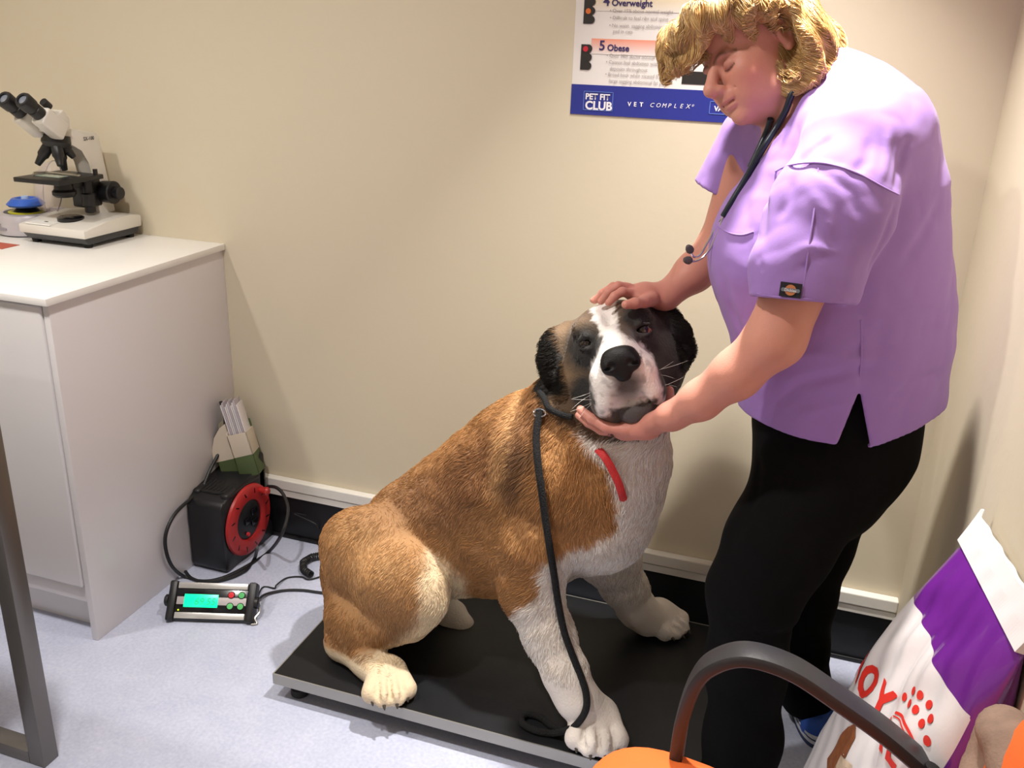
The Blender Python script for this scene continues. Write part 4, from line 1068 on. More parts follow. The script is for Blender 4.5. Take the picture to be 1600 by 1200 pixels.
# keep the eyes, nose and mouth free
qq = (root-HC)@RH_.T
keep = ~((((np.abs(qq[:, 0])-.057)/.017)**2+((qq[:, 1]-.022)/.011)**2 < 1) & (qq[:, 2] > .05))
keep &= ~(((qq[:, 0]/.041)**2+((qq[:, 1]+.032)/.031)**2 < 1) & (qq[:, 2] > .15))
keep &= ~((np.abs(qq[:, 0]-.01) < .040) & (qq[:, 1] < -.102) & (qq[:, 1] > -.152) & (qq[:, 2] > .12))
flow = np.tile(np.array([-.55, -.05, -.75]), (FN, 1))
thc = PY(-.5, 600, 890)
tl = root-thc; swirl = np.exp(-((tl/np.array([.16, .2, .15]))**2).sum(1))[:, None]
flow = flow*(1-swirl)+np.array([.15, 0, -1.])*swirl
chestm = sstep(root[:, 0], -.50, -.40)[:, None]*sstep(.75-root[:, 2], 0, .05)[:, None]; flow = flow*(1-chestm)+np.array([.05, -.1, -1.])*chestm
flow = flow*(1-lg[:, None])+np.array([0, 0, -1.])*lg[:, None]
hf = -HF_*1.0+HR*np.sign(qq[:, 0])[:, None]*.8*np.clip(np.abs(qq[:, 0])/.06, 0, 1)[:, None]-HU*.35*(qq[:, 1] < .03)[:, None]+HU*.5*(qq[:, 1] > .05)[:, None]
flow = flow*(1-ih[:, None])+hf*ih[:, None]
rs = np.random.RandomState(11)
nz = np.stack([fbm(root+k*7.7, 22, 2)-.5 for k in range(3)], 1)*2.2
flow = flow/np.linalg.norm(flow, axis=1, keepdims=True)+nz*.75+rs.randn(FN, 3)*.16
flow -= nn*(flow*nn).sum(1, keepdims=True); flow /= np.linalg.norm(flow, axis=1, keepdims=True)+1e-9
lift = (.55+.25*er-.10*lg)[:, None]; lift = lift*(1+rs.randn(FN, 1)*.2)
L_ = L_*(.65+.6*rs.rand(FN))
K_ = 4; pts = np.zeros((FN, K_, 3)); p = root-nn*.002; pts[:, 0] = p
dirv = nn*(lift*1.6)+flow
for k in range(1, K_):
    dv = nn*lift*(1.5-.7*k)+flow; dv[:, 2] -= .10*k; dv /= np.linalg.norm(dv, axis=1, keepdims=True)
    p = p+dv*(L_/(K_-1))[:, None]; pts[:, k] = p
hc = dog_color(root+(rs.rand(FN, 3)-.5)*.008)*(.72+.6*rs.rand(FN, 1))
hc = np.clip(hc*(1+.12*(1-lg[:, None])), .003, .95)
# stay above the platform
pts[:, :, 2] = np.maximum(pts[:, :, 2], .0712)
keep &= root[:, 2] > .075
mFur = hair_mat('fur', .55, .25)
fur = hair_object('fur', root, pts[keep], np.array([.00055, .0005, .00035, .0001])[None], hc[keep], mFur, dog)
fur.matrix_parent_inverse = dog.matrix_world.inverted() if False else Matrix.Translation(-Vector((-.6, -.4, .07)))
fur['kind'] = 'stuff'
mClaw = mat('claw', '#3a332c', .4)
for k_, (c_, ang_, L__, W__, R__) in PWI.items():
    dx, dy = math.cos(ang_), math.sin(ang_)
    for o_, l_ in ((-1, .72), (-.36, 1.0), (.36, 1.0), (1, .70)):
        e_ = Vector((c_[0]+dx*(L__*l_+R__*.80)-dy*o_*W__*.86, c_[1]+dy*(L__*l_+R__*.80)+dx*o_*W__*.86, .0715+R__*.75))
        b = BM(); b.tube([e_, e_+Vector((dx*.006, dy*.006, -.003)), e_+Vector((dx*.010, dy*.008, -.007))], .0046, 8, 3, rfun=lambda t: 1-.75*t); loc(b.build('claw', mClaw, dog), dog)
# whiskers
wr_ = []; rs = np.random.RandomState(5)
for s in (-1, 1):
    for k in range(5):
        a = H(s*(.045+.01*rs.rand()), -.06-.035*rs.rand(), .150-.02*rs.rand()); d = HR*s*.9+HF_*.35+HU*(.5*rs.rand()-.35); d /= np.linalg.norm(d); L = .05+.03*rs.rand()
        wr_.append([a+d*L*t-HU*.018*t*t*(1 if k % 2 else -.4) for t in (0, .25, .5, .75, 1)])
wh_ = hair_object('whiskers', None, np.array(wr_), np.array([.00032, .0003, .00025, .0002, .0001])[None], np.tile(lin('#e8e4dc'), (len(wr_), 1)), mFur, dog)
wh_.matrix_parent_inverse = Matrix.Translation(-Vector((-.6, -.4, .07))); wh_['kind'] = 'stuff'
# ------------------------------------------------------------------ the woman
WL = (.0, -.47, 0)
wom = thing('person', 'blonde person in lilac scrub top and black trousers bending over and holding the dog', 'person', WL)
bpy.context.view_layer.update()
mSkin = mat('skin', '#ffffff', .48, attr='col', sss=.12, bump=(400, .12), spec=.35)
mLil = mat('lilac_cotton', '#9c78c0', .72, attr=None, bump=(900, .10), var=(5, .03), sheen=.1)
mTrs = mat('black_cotton', '#060607', .9, spec=.15, bump=(600, .1))
# head frame
a_ = math.radians(20)
tc_ = CAM-PY(-.46, 1181, 80); tc_ /= np.linalg.norm(tc_)
wf = (RT*-.93-UP*.37); wf /= np.linalg.norm(wf); wu0 = (RT*-.37+UP*.93); wu0 /= np.linalg.norm(wu0)
wf = wf*math.cos(a_)+tc_*math.sin(a_); wf /= np.linalg.norm(wf); wu = wu0-wf*(wu0@wf); wu /= np.linalg.norm(wu); wl = np.cross(wu, wf)
if wl@tc_ < 0: wl = -wl
WH = PY(-.46, 1181, 80)
WR = np.stack([wf, wu, wl])
def K(f, u, l): return WH+wf*f+wu*u+wl*l
B_F = Field()
def ke(f, u, l, a, b, c, k=.012, mode='+', F=None): (F or B_F).ell(K(f, u, l), (a, b, c), k, WR, mode)
# torso core and legs under the clothes
B_F.chain([D(1268, 170, -.45), D(1300, 280, -.46), D(1302, 450, -.46), D(1318, 640, -.45)], [.085, .13, .135, .11], .04)
B_F.chain([D(1290, 720, -.52), D(1190, 900, -.60), D(1170, 1040, -.60), np.array([.0, -.585, .09])], [.09, .06, .05, .035], .03)
B_F.chain([D(1330, 720, -.38), D(1260, 900, -.39), D(1248, 1010, -.36), np.array([.13, -.30, .09])], [.08, .05, .035, .030], .03)
B_F.cone(K(-.030, -.050, 0), D(1280, 170, -.455), .058, .070, .03)
ke(-.012, .030, 0, .095, .090, .075); ke(.034, -.030, 0, .056, .078, .062, .02); ke(.050, .042, 0, .038, .045, .056, .02)
ke(.040, -.076, 0, .048, .036, .050, .02); ke(.078, -.094, 0, .019, .017, .021, .016); ke(.000, -.085, 0, .055, .035, .050, .03)
for s in (-1, 1):
    ke(.060, -.034, s*.036, .030, .030, .026, .02); ke(.070, -.062, s*.026, .022, .024, .018, .014); ke(.082, .008, s*.024, .010, .007, .020, .010)
    ke(.022, -.062, s*.040, .035, .028, .018, .02)
ke(.096, -.011, .031, .015, .011, .016, .010, '-'); ke(.096, -.011, -.031, .015, .011, .016, .010, '-')
for s in (-1, 1): ke(.0775, -.0115, s*.031, .0145, .0120, .0155, .004)
B_F.cone(K(.088, .004, 0), K(.114, -.030, 0), .0085, .0110, .010)
ke(.1165, -.035, 0, .0125, .0115, .0125, .008)
for s in (-1, 1): ke(.1055, -.041, s*.0105, .0105, .0078, .0072, .005); ke(.110, -.0475, s*.0065, .004, .0024, .0026, .002, '-')
ke(.094, -.054, 0, .013, .012, .022, .008); ke(.096, -.062, 0, .0105, .0055, .022, .005); ke(.092, -.0725, 0, .0105, .0065, .019, .005)
for s in (-1, 1):
    B_F.chain([K(.1045, -.0665, 0), K(.098, -.0655, s*.012), K(.086, -.0605, s*.025), K(.077, -.0545, s*.032)], [.0010, .0012, .0014, .0012], .003, None, '-')
    B_F.chain([K(.090, -.050, s*.030), K(.078, -.066, s*.036)], [.0008, .0008], .006, None, '-')
    ke(-.010, -.004, s*.076, .019, .030, .009, .006); ke(-.006, .000, s*.083, .009, .018, .006, .004, '-'); ke(-.003, -.028, s*.078, .008, .009, .006, .004)
# near arm (her left)
nS, nE, nW = D(1305, 285, -.625), D(1212, 528, -.690), D(1050, 650, -.625)
B_F.chain([nS, D(1258, 410, -.67), nE], [.058, .054, .048], .02)
B_F.chain([nE, D(1150, 585, -.675), D(1095, 625, -.65), nW], [.047, .041, .034, .027], .02)
# near hand under the jaw
def Pn(x, y, Yv): return D(x, y, Yv)
B_F.cone(nW, Pn(1012, 666, -0.582), .028, .026, .015, '+', ((0, .3, 1), .8))
B_F.ell(Pn(1000, 668, -0.572), (.040, .034, .023), .012); B_F.ell(Pn(978, 670, -0.562), (.030, .038, .020), .012)
fing = [((978, 672, -0.594), (948, 668, -0.592), (925, 655, -0.582), (907, 640, -0.567), .0106), ((972, 676, -0.572), (940, 671, -0.572), (920, 660, -0.562), (905, 649, -0.547), .0106),
        ((970, 677, -0.552), (945, 672, -0.548), (925, 663, -0.538), (912, 654, -0.527), .0100), ((972, 674, -0.532), (952, 670, -0.527), (938, 662, -0.517), (928, 654, -0.512), .0090)]
for a, b_, c, d, r in fing: B_F.chain([Pn(*a), Pn(*b_), Pn(*c), Pn(*d)], [r*1.12, r*1.02, r*.95, r*.80], .004)
B_F.chain([Pn(1030, 659, -0.587), Pn(1042, 644, -0.557), Pn(1046, 626, -0.527), Pn(1046, 610, -0.507)], [.015, .0125, .011, .009], .006)
# far arm (her right) and hand on top of the dog's head
fS, fE, fW = D(1180, 235, -.29), D(1128, 385, -.275), D(1040, 463, -.375)
B_F.chain([fS, fE], [.058, .048], .02); B_F.chain([fE, D(1085, 425, -.32), fW], [.047, .039, .028], .02)
B_F.cone(fW, Pn(1010, 459, -.395), .027, .024, .015)
B_F.ell(Pn(1000, 458, -.40), (.036, .038, .018), .012)
fing = [((985, 459, -.430), (972, 456, -.448), (960, 463, -.462), (951, 473, -.468), .0092), ((983, 450, -.410), (966, 447, -.425), (951, 457, -.438), (939, 471, -.442), .0093),
        ((978, 448, -.390), (958, 448, -.400), (942, 458, -.410), (929, 470, -.412), .0088), ((975, 449, -.372), (956, 452, -.378), (940, 461, -.384), (926, 469, -.386), .0078)]
for a, b_, c, d, r in fing: B_F.chain([Pn(*a), Pn(*b_), Pn(*c), Pn(*d)], [r*1.12, r*1.02, r*.95, r*.80], .004)
B_F.chain([Pn(1018, 468, -.420), Pn(1006, 472, -.455), Pn(992, 474, -.485), Pn(978, 476, -.500)], [.015, .012, .0105, .009], .006)
V, Q = surface_nets(B_F, .0048)
# finer copies of the head and both hands, joined to the same mesh
def region_fine(F, V, Q, boxes, vox):
    outV, outQ = [], []; keepv = np.ones(len(V), bool)
    cen = V[Q].mean(1); kq = np.ones(len(Q), bool)
    base = 0
    for lo, hi in boxes:
        lo, hi = np.array(lo), np.array(hi)
        kq &= ~((cen > lo) & (cen < hi)).all(1)
        v, q = surface_nets(F, vox, lo-.006, hi+.006)
        c = v[q].mean(1); m = ((c > lo-vox*1.2) & (c < hi+vox*1.2)).all(1); q = q[m]
        outV.append(v); outQ.append(q)
    n = len(V); VV = [V]; QQ = [Q[kq]]
    for v, q in zip(outV, outQ): VV.append(v); QQ.append(q+n); n += len(v)
    V = np.concatenate(VV); Q = np.concatenate(QQ)
    used = np.unique(Q); mp = np.full(len(V), -1); mp[used] = np.arange(len(used))
    return V[used], mp[Q]
hb = [(WH-.135, WH+np.array([.135, .135, .14]))]
p1 = Pn(975, 655, -.58); p2 = Pn(975, 462, -.42)
V, Q = region_fine(B_F, V, Q, hb+[(p1-np.array([.115, .08, .075]), p1+np.array([.10, .08, .075])), (p2-np.array([.10, .10, .055]), p2+np.array([.085, .09, .06]))], .0026)
print('woman body verts', len(V), round(_t.time()-_t0, 1))
def skin_color(P):
    n = fbm(P, 30, 3)-.5
    c = np.array(lin('#cf917f'))*(1+.12*n[:, None]); 
    def mix(c, col, m): return c*(1-m[:, None])+np.array(col)*m[:, None]
    hand = np.maximum(np.exp(-(((P-p1)/.11)**2).sum(1)), np.exp(-(((P-p2)/.10)**2).sum(1))); c = mix(c, lin('#c67f74'), .6*hand)
    q = (P-WH)@WR.T; f, u, l = q.T; ih = (f > -.12)&(np.linalg.norm(q, axis=1) < .17)
    ck = np.exp(-(((f-.065)/.03)**2+((u+.040)/.025)**2+((np.abs(l)-.045)/.03)**2))*ih; c = mix(c, lin('#c4705f'), .5*ck)
    lp = np.exp(-(((u+.067+(-.006)*np.clip(np.abs(l)/.02, 0, 1.4))/.0075)**4))*(np.abs(l) < .025)*sstep(f, .080, .088)*ih; c = mix(c, lin('#b0605a'), .22*lp)
    lid = np.exp(-(((u+.010)/.012)**2+((np.abs(l)-.031)/.016)**2)**2)*(f > .06)*ih; c = mix(c, lin('#a8685c'), .55*lid)
    lash = np.exp(-(((u+.0195-.004*((np.abs(l)-.031)/.015)**2)/.0016)**2))*(np.abs(np.abs(l)-.031) < .015)*(f > .07)*ih; c = mix(c, lin('#2e1a14'), .9*lash)
    br = np.exp(-(((u-.0115+.006*((np.abs(l)-.026)/.018)**2)/.0034)**2))*(np.abs(np.abs(l)-.028) < .020)*(f > .06)*ih; c = mix(c, lin('#5e3c2a'), .75*br)
    return np.clip(c, .01, .9)
me = np_mesh('person_body', V, Q); set_color(me, skin_color(V)); me.materials.clear()
o = link('body', me, mSkin, wom); loc(o, wom)
# ---- scrub top
T_F = Field(); LQ = ((.25, -.97, 0), .93)
T_F.chain([D(1318, 215, -.47), D(1316, 290, -.47), D(1302, 400, -.47), D(1312, 520, -.46), D(1312, 640, -.455), D(1310, 735, -.45)], [.112, .160, .186, .187, .174, .168], .05, LQ)
T_F.ell(D(1352, 232, -.48), (.088, .15, .085), .05)
T_F.ell(D(1195, 395, -.46), (.10, .15, .12), .06)
T_F.cone(D(1300, 160, -.47), D(1345, 225, -.57), .060, .075, .05)
T_F.cone(D(1262, 190, -.42), D(1195, 235, -.30), .055, .065, .05)
T_F.cone(D(1308, 118, -.46), D(1390, 190, -.50), .040, .06, .05)
# near sleeve, built on its own and then joined to the body of the top
def hem_dir(o, pa, pb, ref, view=(0, -1, .25)):
    n = np.array(pa)-np.array(pb); n /= np.linalg.norm(n); h = np.cross(n, view); h /= np.linalg.norm(h)
    return h if h@ref > 0 else -h
f32 = lambda a: np.array(a, dtype=np.float32)
RC = f32(Euler((.5, .3, .9)).to_matrix())
def CRUMP(P): return .0032*(fbm(P*np.array([1, 1, .6], dtype=np.float32), 11, 2)-.5)*2+.0045*(.35-np.abs(2*noise(P@RC.T, 13)-1))+.002*(.35-np.abs(2*noise(P@RC.T+4, 27)-1))
T_F.custom(CRUMP, (-9, -9, -9), (9, 9, 9), 0, 'd')
def sleeve(pts, rad, k, sq, o, n, join):
    S = Field(); S.chain(pts, rad, k, sq); o, n = f32(o), f32(n); lo = np.min([p[1] for p in S.p], 0)-.02; hi = np.max([p[2] for p in S.p], 0)+.02
    def f(P):
        d = S.eval(P)+CRUMP(P).astype(np.float32); h = (P@n)-float(o@n); outer = np.maximum(d, h)
        cav = np.maximum(d+.0095, -(h+.05)); return np.maximum(outer, -cav)
    T_F.custom(f, lo, hi, join, '+')
sp = [D(1330, 240, -.60), D(1300, 330, -.655), D(1262, 425, -.69), D(1240, 520, -.71)]
sleeve(sp, [.086, .096, .087, .078], .022, ((.2, -1, .1), .74), D(1252, 470, -.70), hem_dir(0, PY(-.70, 1178, 464), PY(-.70, 1330, 477), sp[3]-sp[1]), .010)
g0, g1 = D(1185, 225, -.27), D(1128, 318, -.25)
sleeve([g0, g1], [.080, .074], .02, ((0, 1, 0), .85), D(1124, 298, -.25), np.array([-.30, 0, -.954]), .02)
# bottom hem, hollow skirt of the top, side slit
HZ = .848
T_F.custom(lambda P: HZ-P[:, 2]+.42*np.maximum(0, P[:, 0]-.135), (-9, -9, -9), (9, 9, 9), .003, '&')
I_F = Field(); I_F.chain([D(1312, 540, -.46), D(1316, 640, -.455), D(1316, 740, -.45)], [.160, .162, .158], .02, LQ)
T_F.custom(lambda P: np.maximum(I_F.eval(P), P[:, 2]-1.0), (-9, -9, -9), (9, 9, 9), .006, '-')
A1, A2, A3 = [PY(-.64, *p) for p in ((1343, 612), (1306, 705), (1360, 705))]
def tri(P):
    x, z = P[:, 0], P[:, 2]; d = -np.full(len(P), 9, dtype=np.float32)
    for a, b_ in ((A1, A2), (A2, A3), (A3, A1)):
        n = np.array([b_[2]-a[2], -(b_[0]-a[0])]); n /= np.linalg.norm(n); c = (A1+A2+A3)/3
        if (c[0]-a[0])*n[0]+(c[2]-a[2])*n[1] > 0: n = -n
        d = np.maximum(d, (x-a[0])*n[0]+(z-a[2])*n[1])
    return np.maximum(d, P[:, 1]+.54).astype(np.float32)
T_F.custom(tri, (min(A1[0], A2[0])-.03, -.9, .7), (max(A3[0], A1[0])+.03, -.5, 1.0), .002, '-')
# neck opening with a V at the front
T_F.cone(K(-.02, -.06, 0), D(1262, 172, -.455), .070, .076, .008, '-'); T_F.cone(D(1235, 150, -.50), D(1205, 190, -.52), .045, .035, .010, '-')
T_F.cone(D(1215, 180, -.50), D(1160, 262, -.54), .040, .010, .01, '-')
def hit(x, y, F, t0=1.0, t1=3.2):
    """first point of the surface of F along the line of sight through a pixel"""
    d = _ray(x, y); ts = np.arange(t0, t1, .004); P = (CAM+ts[:, None]*d).astype(np.float32); v = F.eval(P); i = np.argmax(v < 0)
    if v[i] >= 0: return None
    a, b_ = ts[i-1], ts[i]; t = a+(b_-a)*v[i-1]/(v[i-1]-v[i]); return CAM+t*d
def crease(pts, amp, w, F=T_F):
    P_ = [hit(x, y, F) for x, y in pts]; P_ = [p for p in P_ if p is not None]
    if len(P_) < 2: return
    P_ = np.array(P_, dtype=np.float32)
    # resample as a smooth line
    def f(P):
        d2 = np.full(len(P), 9, dtype=np.float32); tt = np.zeros(len(P), dtype=np.float32)
        for i in range(len(P_)-1):
            a, b_ = P_[i], P_[i+1]; ab = b_-a; t = np.clip(((P-a)@ab)/(ab@ab), 0, 1); e = ((P-a-t[:, None]*ab)**2).sum(1)
            m = e < d2; d2 = np.where(m, e, d2); tt = np.where(m, (i+t)/(len(P_)-1), tt)
        return amp*np.exp(-d2/(w*w))*np.minimum(1, 4*np.minimum(tt, 1-tt)+.15)
    F.custom(f, P_.min(0)-3*w, P_.max(0)+3*w, 0, 'd')
SEAMS = [([(1212, 268), (1235, 258), (1275, 254), (1310, 260), (1345, 273), (1380, 292), (1406, 305)], -.0030, .0035),
         ([(1402, 312), (1390, 345), (1372, 390), (1356, 425)], .004, .006), ([(1345, 500), (1346, 560), (1343, 608)], .002, .003),
         ([(1120, 352), (1140, 364), (1165, 367), (1186, 360)], -.002, .004), ([(1186, 362), (1192, 420), (1196, 470)], .0022, .0035),
         ([(1180, 455), (1215, 463), (1260, 466), (1325, 468)], .0012, .003)]
FOLDS = [([(1240, 275), (1232, 310), (1215, 345)], .006, .012), ([(1270, 262), (1330, 300), (1345, 350)], .005, .012), ([(1230, 395), (1270, 385), (1310, 395)], -.005, .010),
         ([(1240, 425), (1275, 405), (1305, 400)], .004, .008), ([(1260, 290), (1290, 330), (1300, 370)], -.004, .012), ([(1360, 215), (1355, 250), (1330, 275)], .006, .012),
         ([(1390, 200), (1385, 245), (1375, 285)], -.006, .010), ([(1420, 215), (1405, 260), (1398, 300)], .006, .012), ([(1300, 215), (1270, 235), (1240, 260)], .006, .010),
         ([(1200, 275), (1196, 320), (1188, 380)], .008, .012), ([(1300, 555), (1350, 548), (1420, 530), (1470, 505)], .005, .016), ([(1195, 640), (1250, 600), (1320, 582), (1400, 575)], .007, .016),
         ([(1220, 560), (1280, 552), (1340, 560)], -.005, .012), ([(1405, 420), (1440, 370), (1470, 310)], .006, .016), ([(1370, 500), (1420, 480), (1475, 470)], -.004, .014),
         ([(1240, 650), (1330, 625), (1335, 640)], -.004, .012), ([(1380, 640), (1420, 600), (1470, 580)], .004, .014), ([(1130, 430), (1150, 500), (1175, 560)], .005, .012)]
for c in SEAMS: crease(*c)
for c, a, w in FOLDS: crease(c, a*.8, w*.7)
pass
V, Q = surface_nets(T_F, .0042)
V = smooth_verts(V, Q, 1, .35)
me = np_mesh('scrub_top', V, Q); o = link('scrub_top', me, mLil, wom); loc(o, wom)
print('top', len(V), round(_t.time()-_t0, 1))
for pts_ in ([(1212, 268), (1235, 258), (1275, 254), (1310, 260), (1345, 273), (1380, 292), (1404, 304)], [(1345, 500), (1346, 530), (1346, 560), (1344, 585), (1343, 608)],
             [(1122, 354), (1140, 364), (1160, 367), (1178, 362)], [(1279, 262), (1272, 330), (1262, 400), (1254, 462)], [(1182, 459), (1215, 464), (1260, 467), (1318, 470)]):
    h_ = [hit(x, y, T_F) for x, y in pts_]; h_ = [tuple(p) for p in h_ if p is not None]
    b = BM(); b.tube(h_, .0016, 6, 8); LB(b, 'seam', mLil, wom)
# ---- trousers
R_F = Field()
R_F.chain([D(1312, 520, -.455), D(1312, 600, -.455), D(1304, 690, -.455), D(1284, 755, -.46)], [.150, .152, .147, .122], .04, LQ)
R_F.chain([D(1278, 740, -.52), D(1215, 850, -.575), D(1178, 925, -.60), D(1166, 1040, -.60), D(1160, 1150, -.60), np.array([.0, -.60, .045])], [.112, .096, .084, .076, .074, .076], .04)
R_F.chain([D(1300, 740, -.38), D(1266, 850, -.39), D(1250, 930, -.39), D(1246, 1010, -.36), np.array([.128, -.30, .075])], [.104, .082, .072, .064, .062], .03)
R_F.custom(lambda P: .034-P[:, 2]+.00*P[:, 0], (-9, -9, -9), (9, 9, 9), .003, '&')
for c in (([(1185, 700), (1178, 780), (1140, 860)], .005, .012), ([(1120, 950), (1160, 985), (1230, 990), (1280, 960)], .006, .014), ([(1110, 1000), (1170, 1040), (1240, 1010)], -.005, .014), ([(1300, 800), (1240, 860), (1200, 930)], .004, .016)): crease(*c, F=R_F)
R_F.custom(lambda P: .004*(fbm(P, 9, 2)-.5)*2, (-9, -9, -9), (9, 9, 9), 0, 'd')
V, Q = surface_nets(R_F, .006); V = smooth_verts(V, Q, 1, .4)
me = np_mesh('trousers', V, Q); o = link('trousers', me, mTrs, wom); loc(o, wom)
# ---- shoes
mShB = mat('blue_canvas', '#2a55b0', .7, bump=(600, .3)); mShD = mat('navy_rubber', '#1d2f55', .5); mShW = mat('white_stripe', '#c9ccd4', .5)
def shoe(px_, py_, ang, L=.27):
    S = Field(); c = np.array([px_, py_, 0.0]); d = np.array([math.cos(ang), math.sin(ang), 0]); s = np.array([-d[1], d[0], 0])
    S.chain([c-d*L*.36, c, c+d*L*.28], [.040, .044, .043], .02); S.cone(c-d*L*.30+np.array([0, 0, .045]), c+d*.02+np.array([0, 0, .03]), .038, .038, .03)
    for p in S.p: pass
    S2 = Field(); S2.chain([c-d*L*.34+[0, 0, .028], c+[0, 0, .030], c+d*L*.30+[0, 0, .026]], [.036, .040, .041], .02); S2.cone(c-d*L*.28+np.array([0, 0, .06]), c+d*.03+np.array([0, 0, .045]), .036, .034, .03)
    S2.custom(lambda P: (.002-P[:, 2]), (-9, -9, -9), (9, 9, 9), .002, '&')
    v, q = surface_nets(S2, .005, pad=.02); sh = link('shoe', np_mesh('shoe', v, q), mShB, wom); loc(sh, wom)
    def sole(z0, z1, gr, m, nm):
        b = BM(); out = []
        for k in range(40):
            a = 2*math.pi*k/40; lx_, ly_ = math.cos(a), math.sin(a)
            w = .0445+gr if lx_ > 0 else .0395+gr
            out.append(c+d*(lx_*(L*.5-.010+gr) if abs(lx_) > 0 else 0)*1.0+s*w*ly_*(abs(ly_)**-.25 if abs(ly_) > .05 else 1))
        vs0 = [b.b.verts.new((p[0], p[1], z0)) for p in out]; vs1 = [b.b.verts.new((p[0], p[1], z1)) for p in out]
        b.b.faces.new(vs0[::-1]); b.b.faces.new(vs1)
        for k in range(40): b.b.faces.new((vs0[k], vs0[(k+1) % 40], vs1[(k+1) % 40], vs1[k]))
        o = b.build(nm, m, sh); loc(o, wom)
    sole(0, .012, .004, mShD, 'sole'); sole(.012, .020, .0055, mShW, 'stripe'); sole(.020, .025, .004, mShD, 'foxing'); sole(.025, .030, .0052, mShW, 'stripe')
shoe(.150, -.262, math.radians(-80)); shoe(.0, -.66, math.radians(-140))
# ---- hair
Hr = Field()
ke(-.022, .042, .0, .104, .090, .087, .02, '+', Hr); ke(-.050, .000, .0, .080, .095, .090, .03, '+', Hr); ke(-.075, -.055, .02, .048, .055, .070, .03, '+', Hr)
Hr.ell(D(1252, 70, -.48), (.046, .07, .050), .03); Hr.ell(D(1262, 112, -.50), (.038, .05, .034), .02); Hr.ell(D(1240, 128, -.51), (.024, .04, .022), .02)
ke(.030, .078, .0, .072, .048, .076, .03, '+', Hr)
# side sweep from parting to ear
Hr.chain([K(.085, .074, .050), K(.045, .060, .077), K(.012, .046, .082), K(-.020, .026, .090), K(-.034, -.006, .088), K(-.036, -.040, .082)], [.026, .026, .020, .020, .018, .018], .02)
ke(.085, -.040, .010, .066, .066, .10, .012, '-', Hr)     # face opening
ke(.034, -.026, .085, .050, .048, .036, .012, '-', Hr)    # temple and cheek
ke(.000, .004, .098, .016, .018, .020, .01, '-', Hr)
# fringe locks falling forwards
for l0, px_, py_, yy, r in ((.035, 1086, 84, -.535, .011), (.02, 1072, 104, -.52, .013), (.0, 1056, 110, -.50, .015), (-.02, 1043, 112, -.47, .013), (-.045, 1050, 100, -.44, .016), (.052, 1096, 64, -.54, .011)):
    Hr.chain([K(.060, .090, l0*.8), K(.094, .074, l0), D(px_+4, py_-40, yy), D(px_, py_, yy)], [.028, .026, r*1.3, r*.6], .014)
Hr.custom(lambda P: .004*np.sin(P@f32(wf*150+wu*60)+3*np.sin(P@f32(wl*40+wu*30)))*1, (-9, -9, -9), (9, 9, 9), 0, 'd')
V, Q = surface_nets(Hr, .0042)
def hair_col(P, rs=None):
    n = fbm(P, 26, 3)-.5; n2 = fbm(P+4, 70, 2)-.5
    c = np.array(lin('#b58c55'))*(1+1.1*n[:, None]+.9*n2[:, None])
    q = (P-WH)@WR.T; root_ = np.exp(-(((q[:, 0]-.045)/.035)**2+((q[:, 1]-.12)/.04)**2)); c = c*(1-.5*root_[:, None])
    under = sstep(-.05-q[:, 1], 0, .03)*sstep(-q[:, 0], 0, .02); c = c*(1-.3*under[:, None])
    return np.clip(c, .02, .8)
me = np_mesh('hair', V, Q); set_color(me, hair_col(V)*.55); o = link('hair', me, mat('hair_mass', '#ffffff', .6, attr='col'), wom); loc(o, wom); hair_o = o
NH = 26000; rs = np.random.RandomState(21)
fi, W4, root = sample_surface(V, Q, NH, None, rs)
N_ = mesh_normals(V, Q); nn = (N_[Q[fi]]*W4[:, :, None]).sum(1)
q = (root-WH)@WR.T
front = sstep(q[:, 0], .045, .085)[:, None]; side = sstep(q[:, 1], .02, .06)[:, None]
crown = np.array([.02, .13, 0.0])
away = q-crown; away /= np.linalg.norm(away, axis=1, keepdims=True)
fl = away@WR
fl = fl*(1-front)+(np.array([-.15, -.1, -1.])[None])*front+nn*0
back = sstep(-q[:, 0], .02, .07)[:, None]; fl = fl+back*np.array([.15, -.1, -.8])
p = root.copy(); KH = 7; pts = np.zeros((NH, KH, 3)); L_ = .045+.05*rs.rand(NH); ph = rs.rand(NH)*6.28
for k in range(KH):
    pts[:, k] = p
    g = normals(Hr, p, .003)
    dv = fl/np.linalg.norm(fl, axis=1, keepdims=True)+(np.stack([fbm(p+j*3.3, 24, 2)-.5 for j in range(3)], 1))*2.0
    dv = dv-g*(dv*g).sum(1, keepdims=True); dv /= np.linalg.norm(dv, axis=1, keepdims=True)+1e-9
    p = p+dv*(L_/KH)[:, None]
    dd = np.concatenate([Hr.eval(p[i:i+8000].astype(np.float32)) for i in range(0, NH, 8000)])
    tgt = .0015+.004*(k/KH)*(1+np.sin(ph+k))*.7
    p = p-g*np.clip(dd-tgt, -.01, .01)[:, None]
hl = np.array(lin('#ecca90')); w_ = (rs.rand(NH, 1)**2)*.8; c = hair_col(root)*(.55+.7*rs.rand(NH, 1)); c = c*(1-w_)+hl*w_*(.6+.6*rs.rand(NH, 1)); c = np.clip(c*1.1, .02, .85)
mHair = hair_mat('blonde_hair', .32, .6)
hs = hair_object('hair_strands', None, pts, np.array([.00075, .0007, .00065, .0006, .0005, .0004, .00015])[None], c, mHair, wom)
hs.matrix_parent_inverse = Matrix.Translation(-Vector(WL)); hs['kind'] = 'stuff'
print('hair', round(_t.time()-_t0, 1))
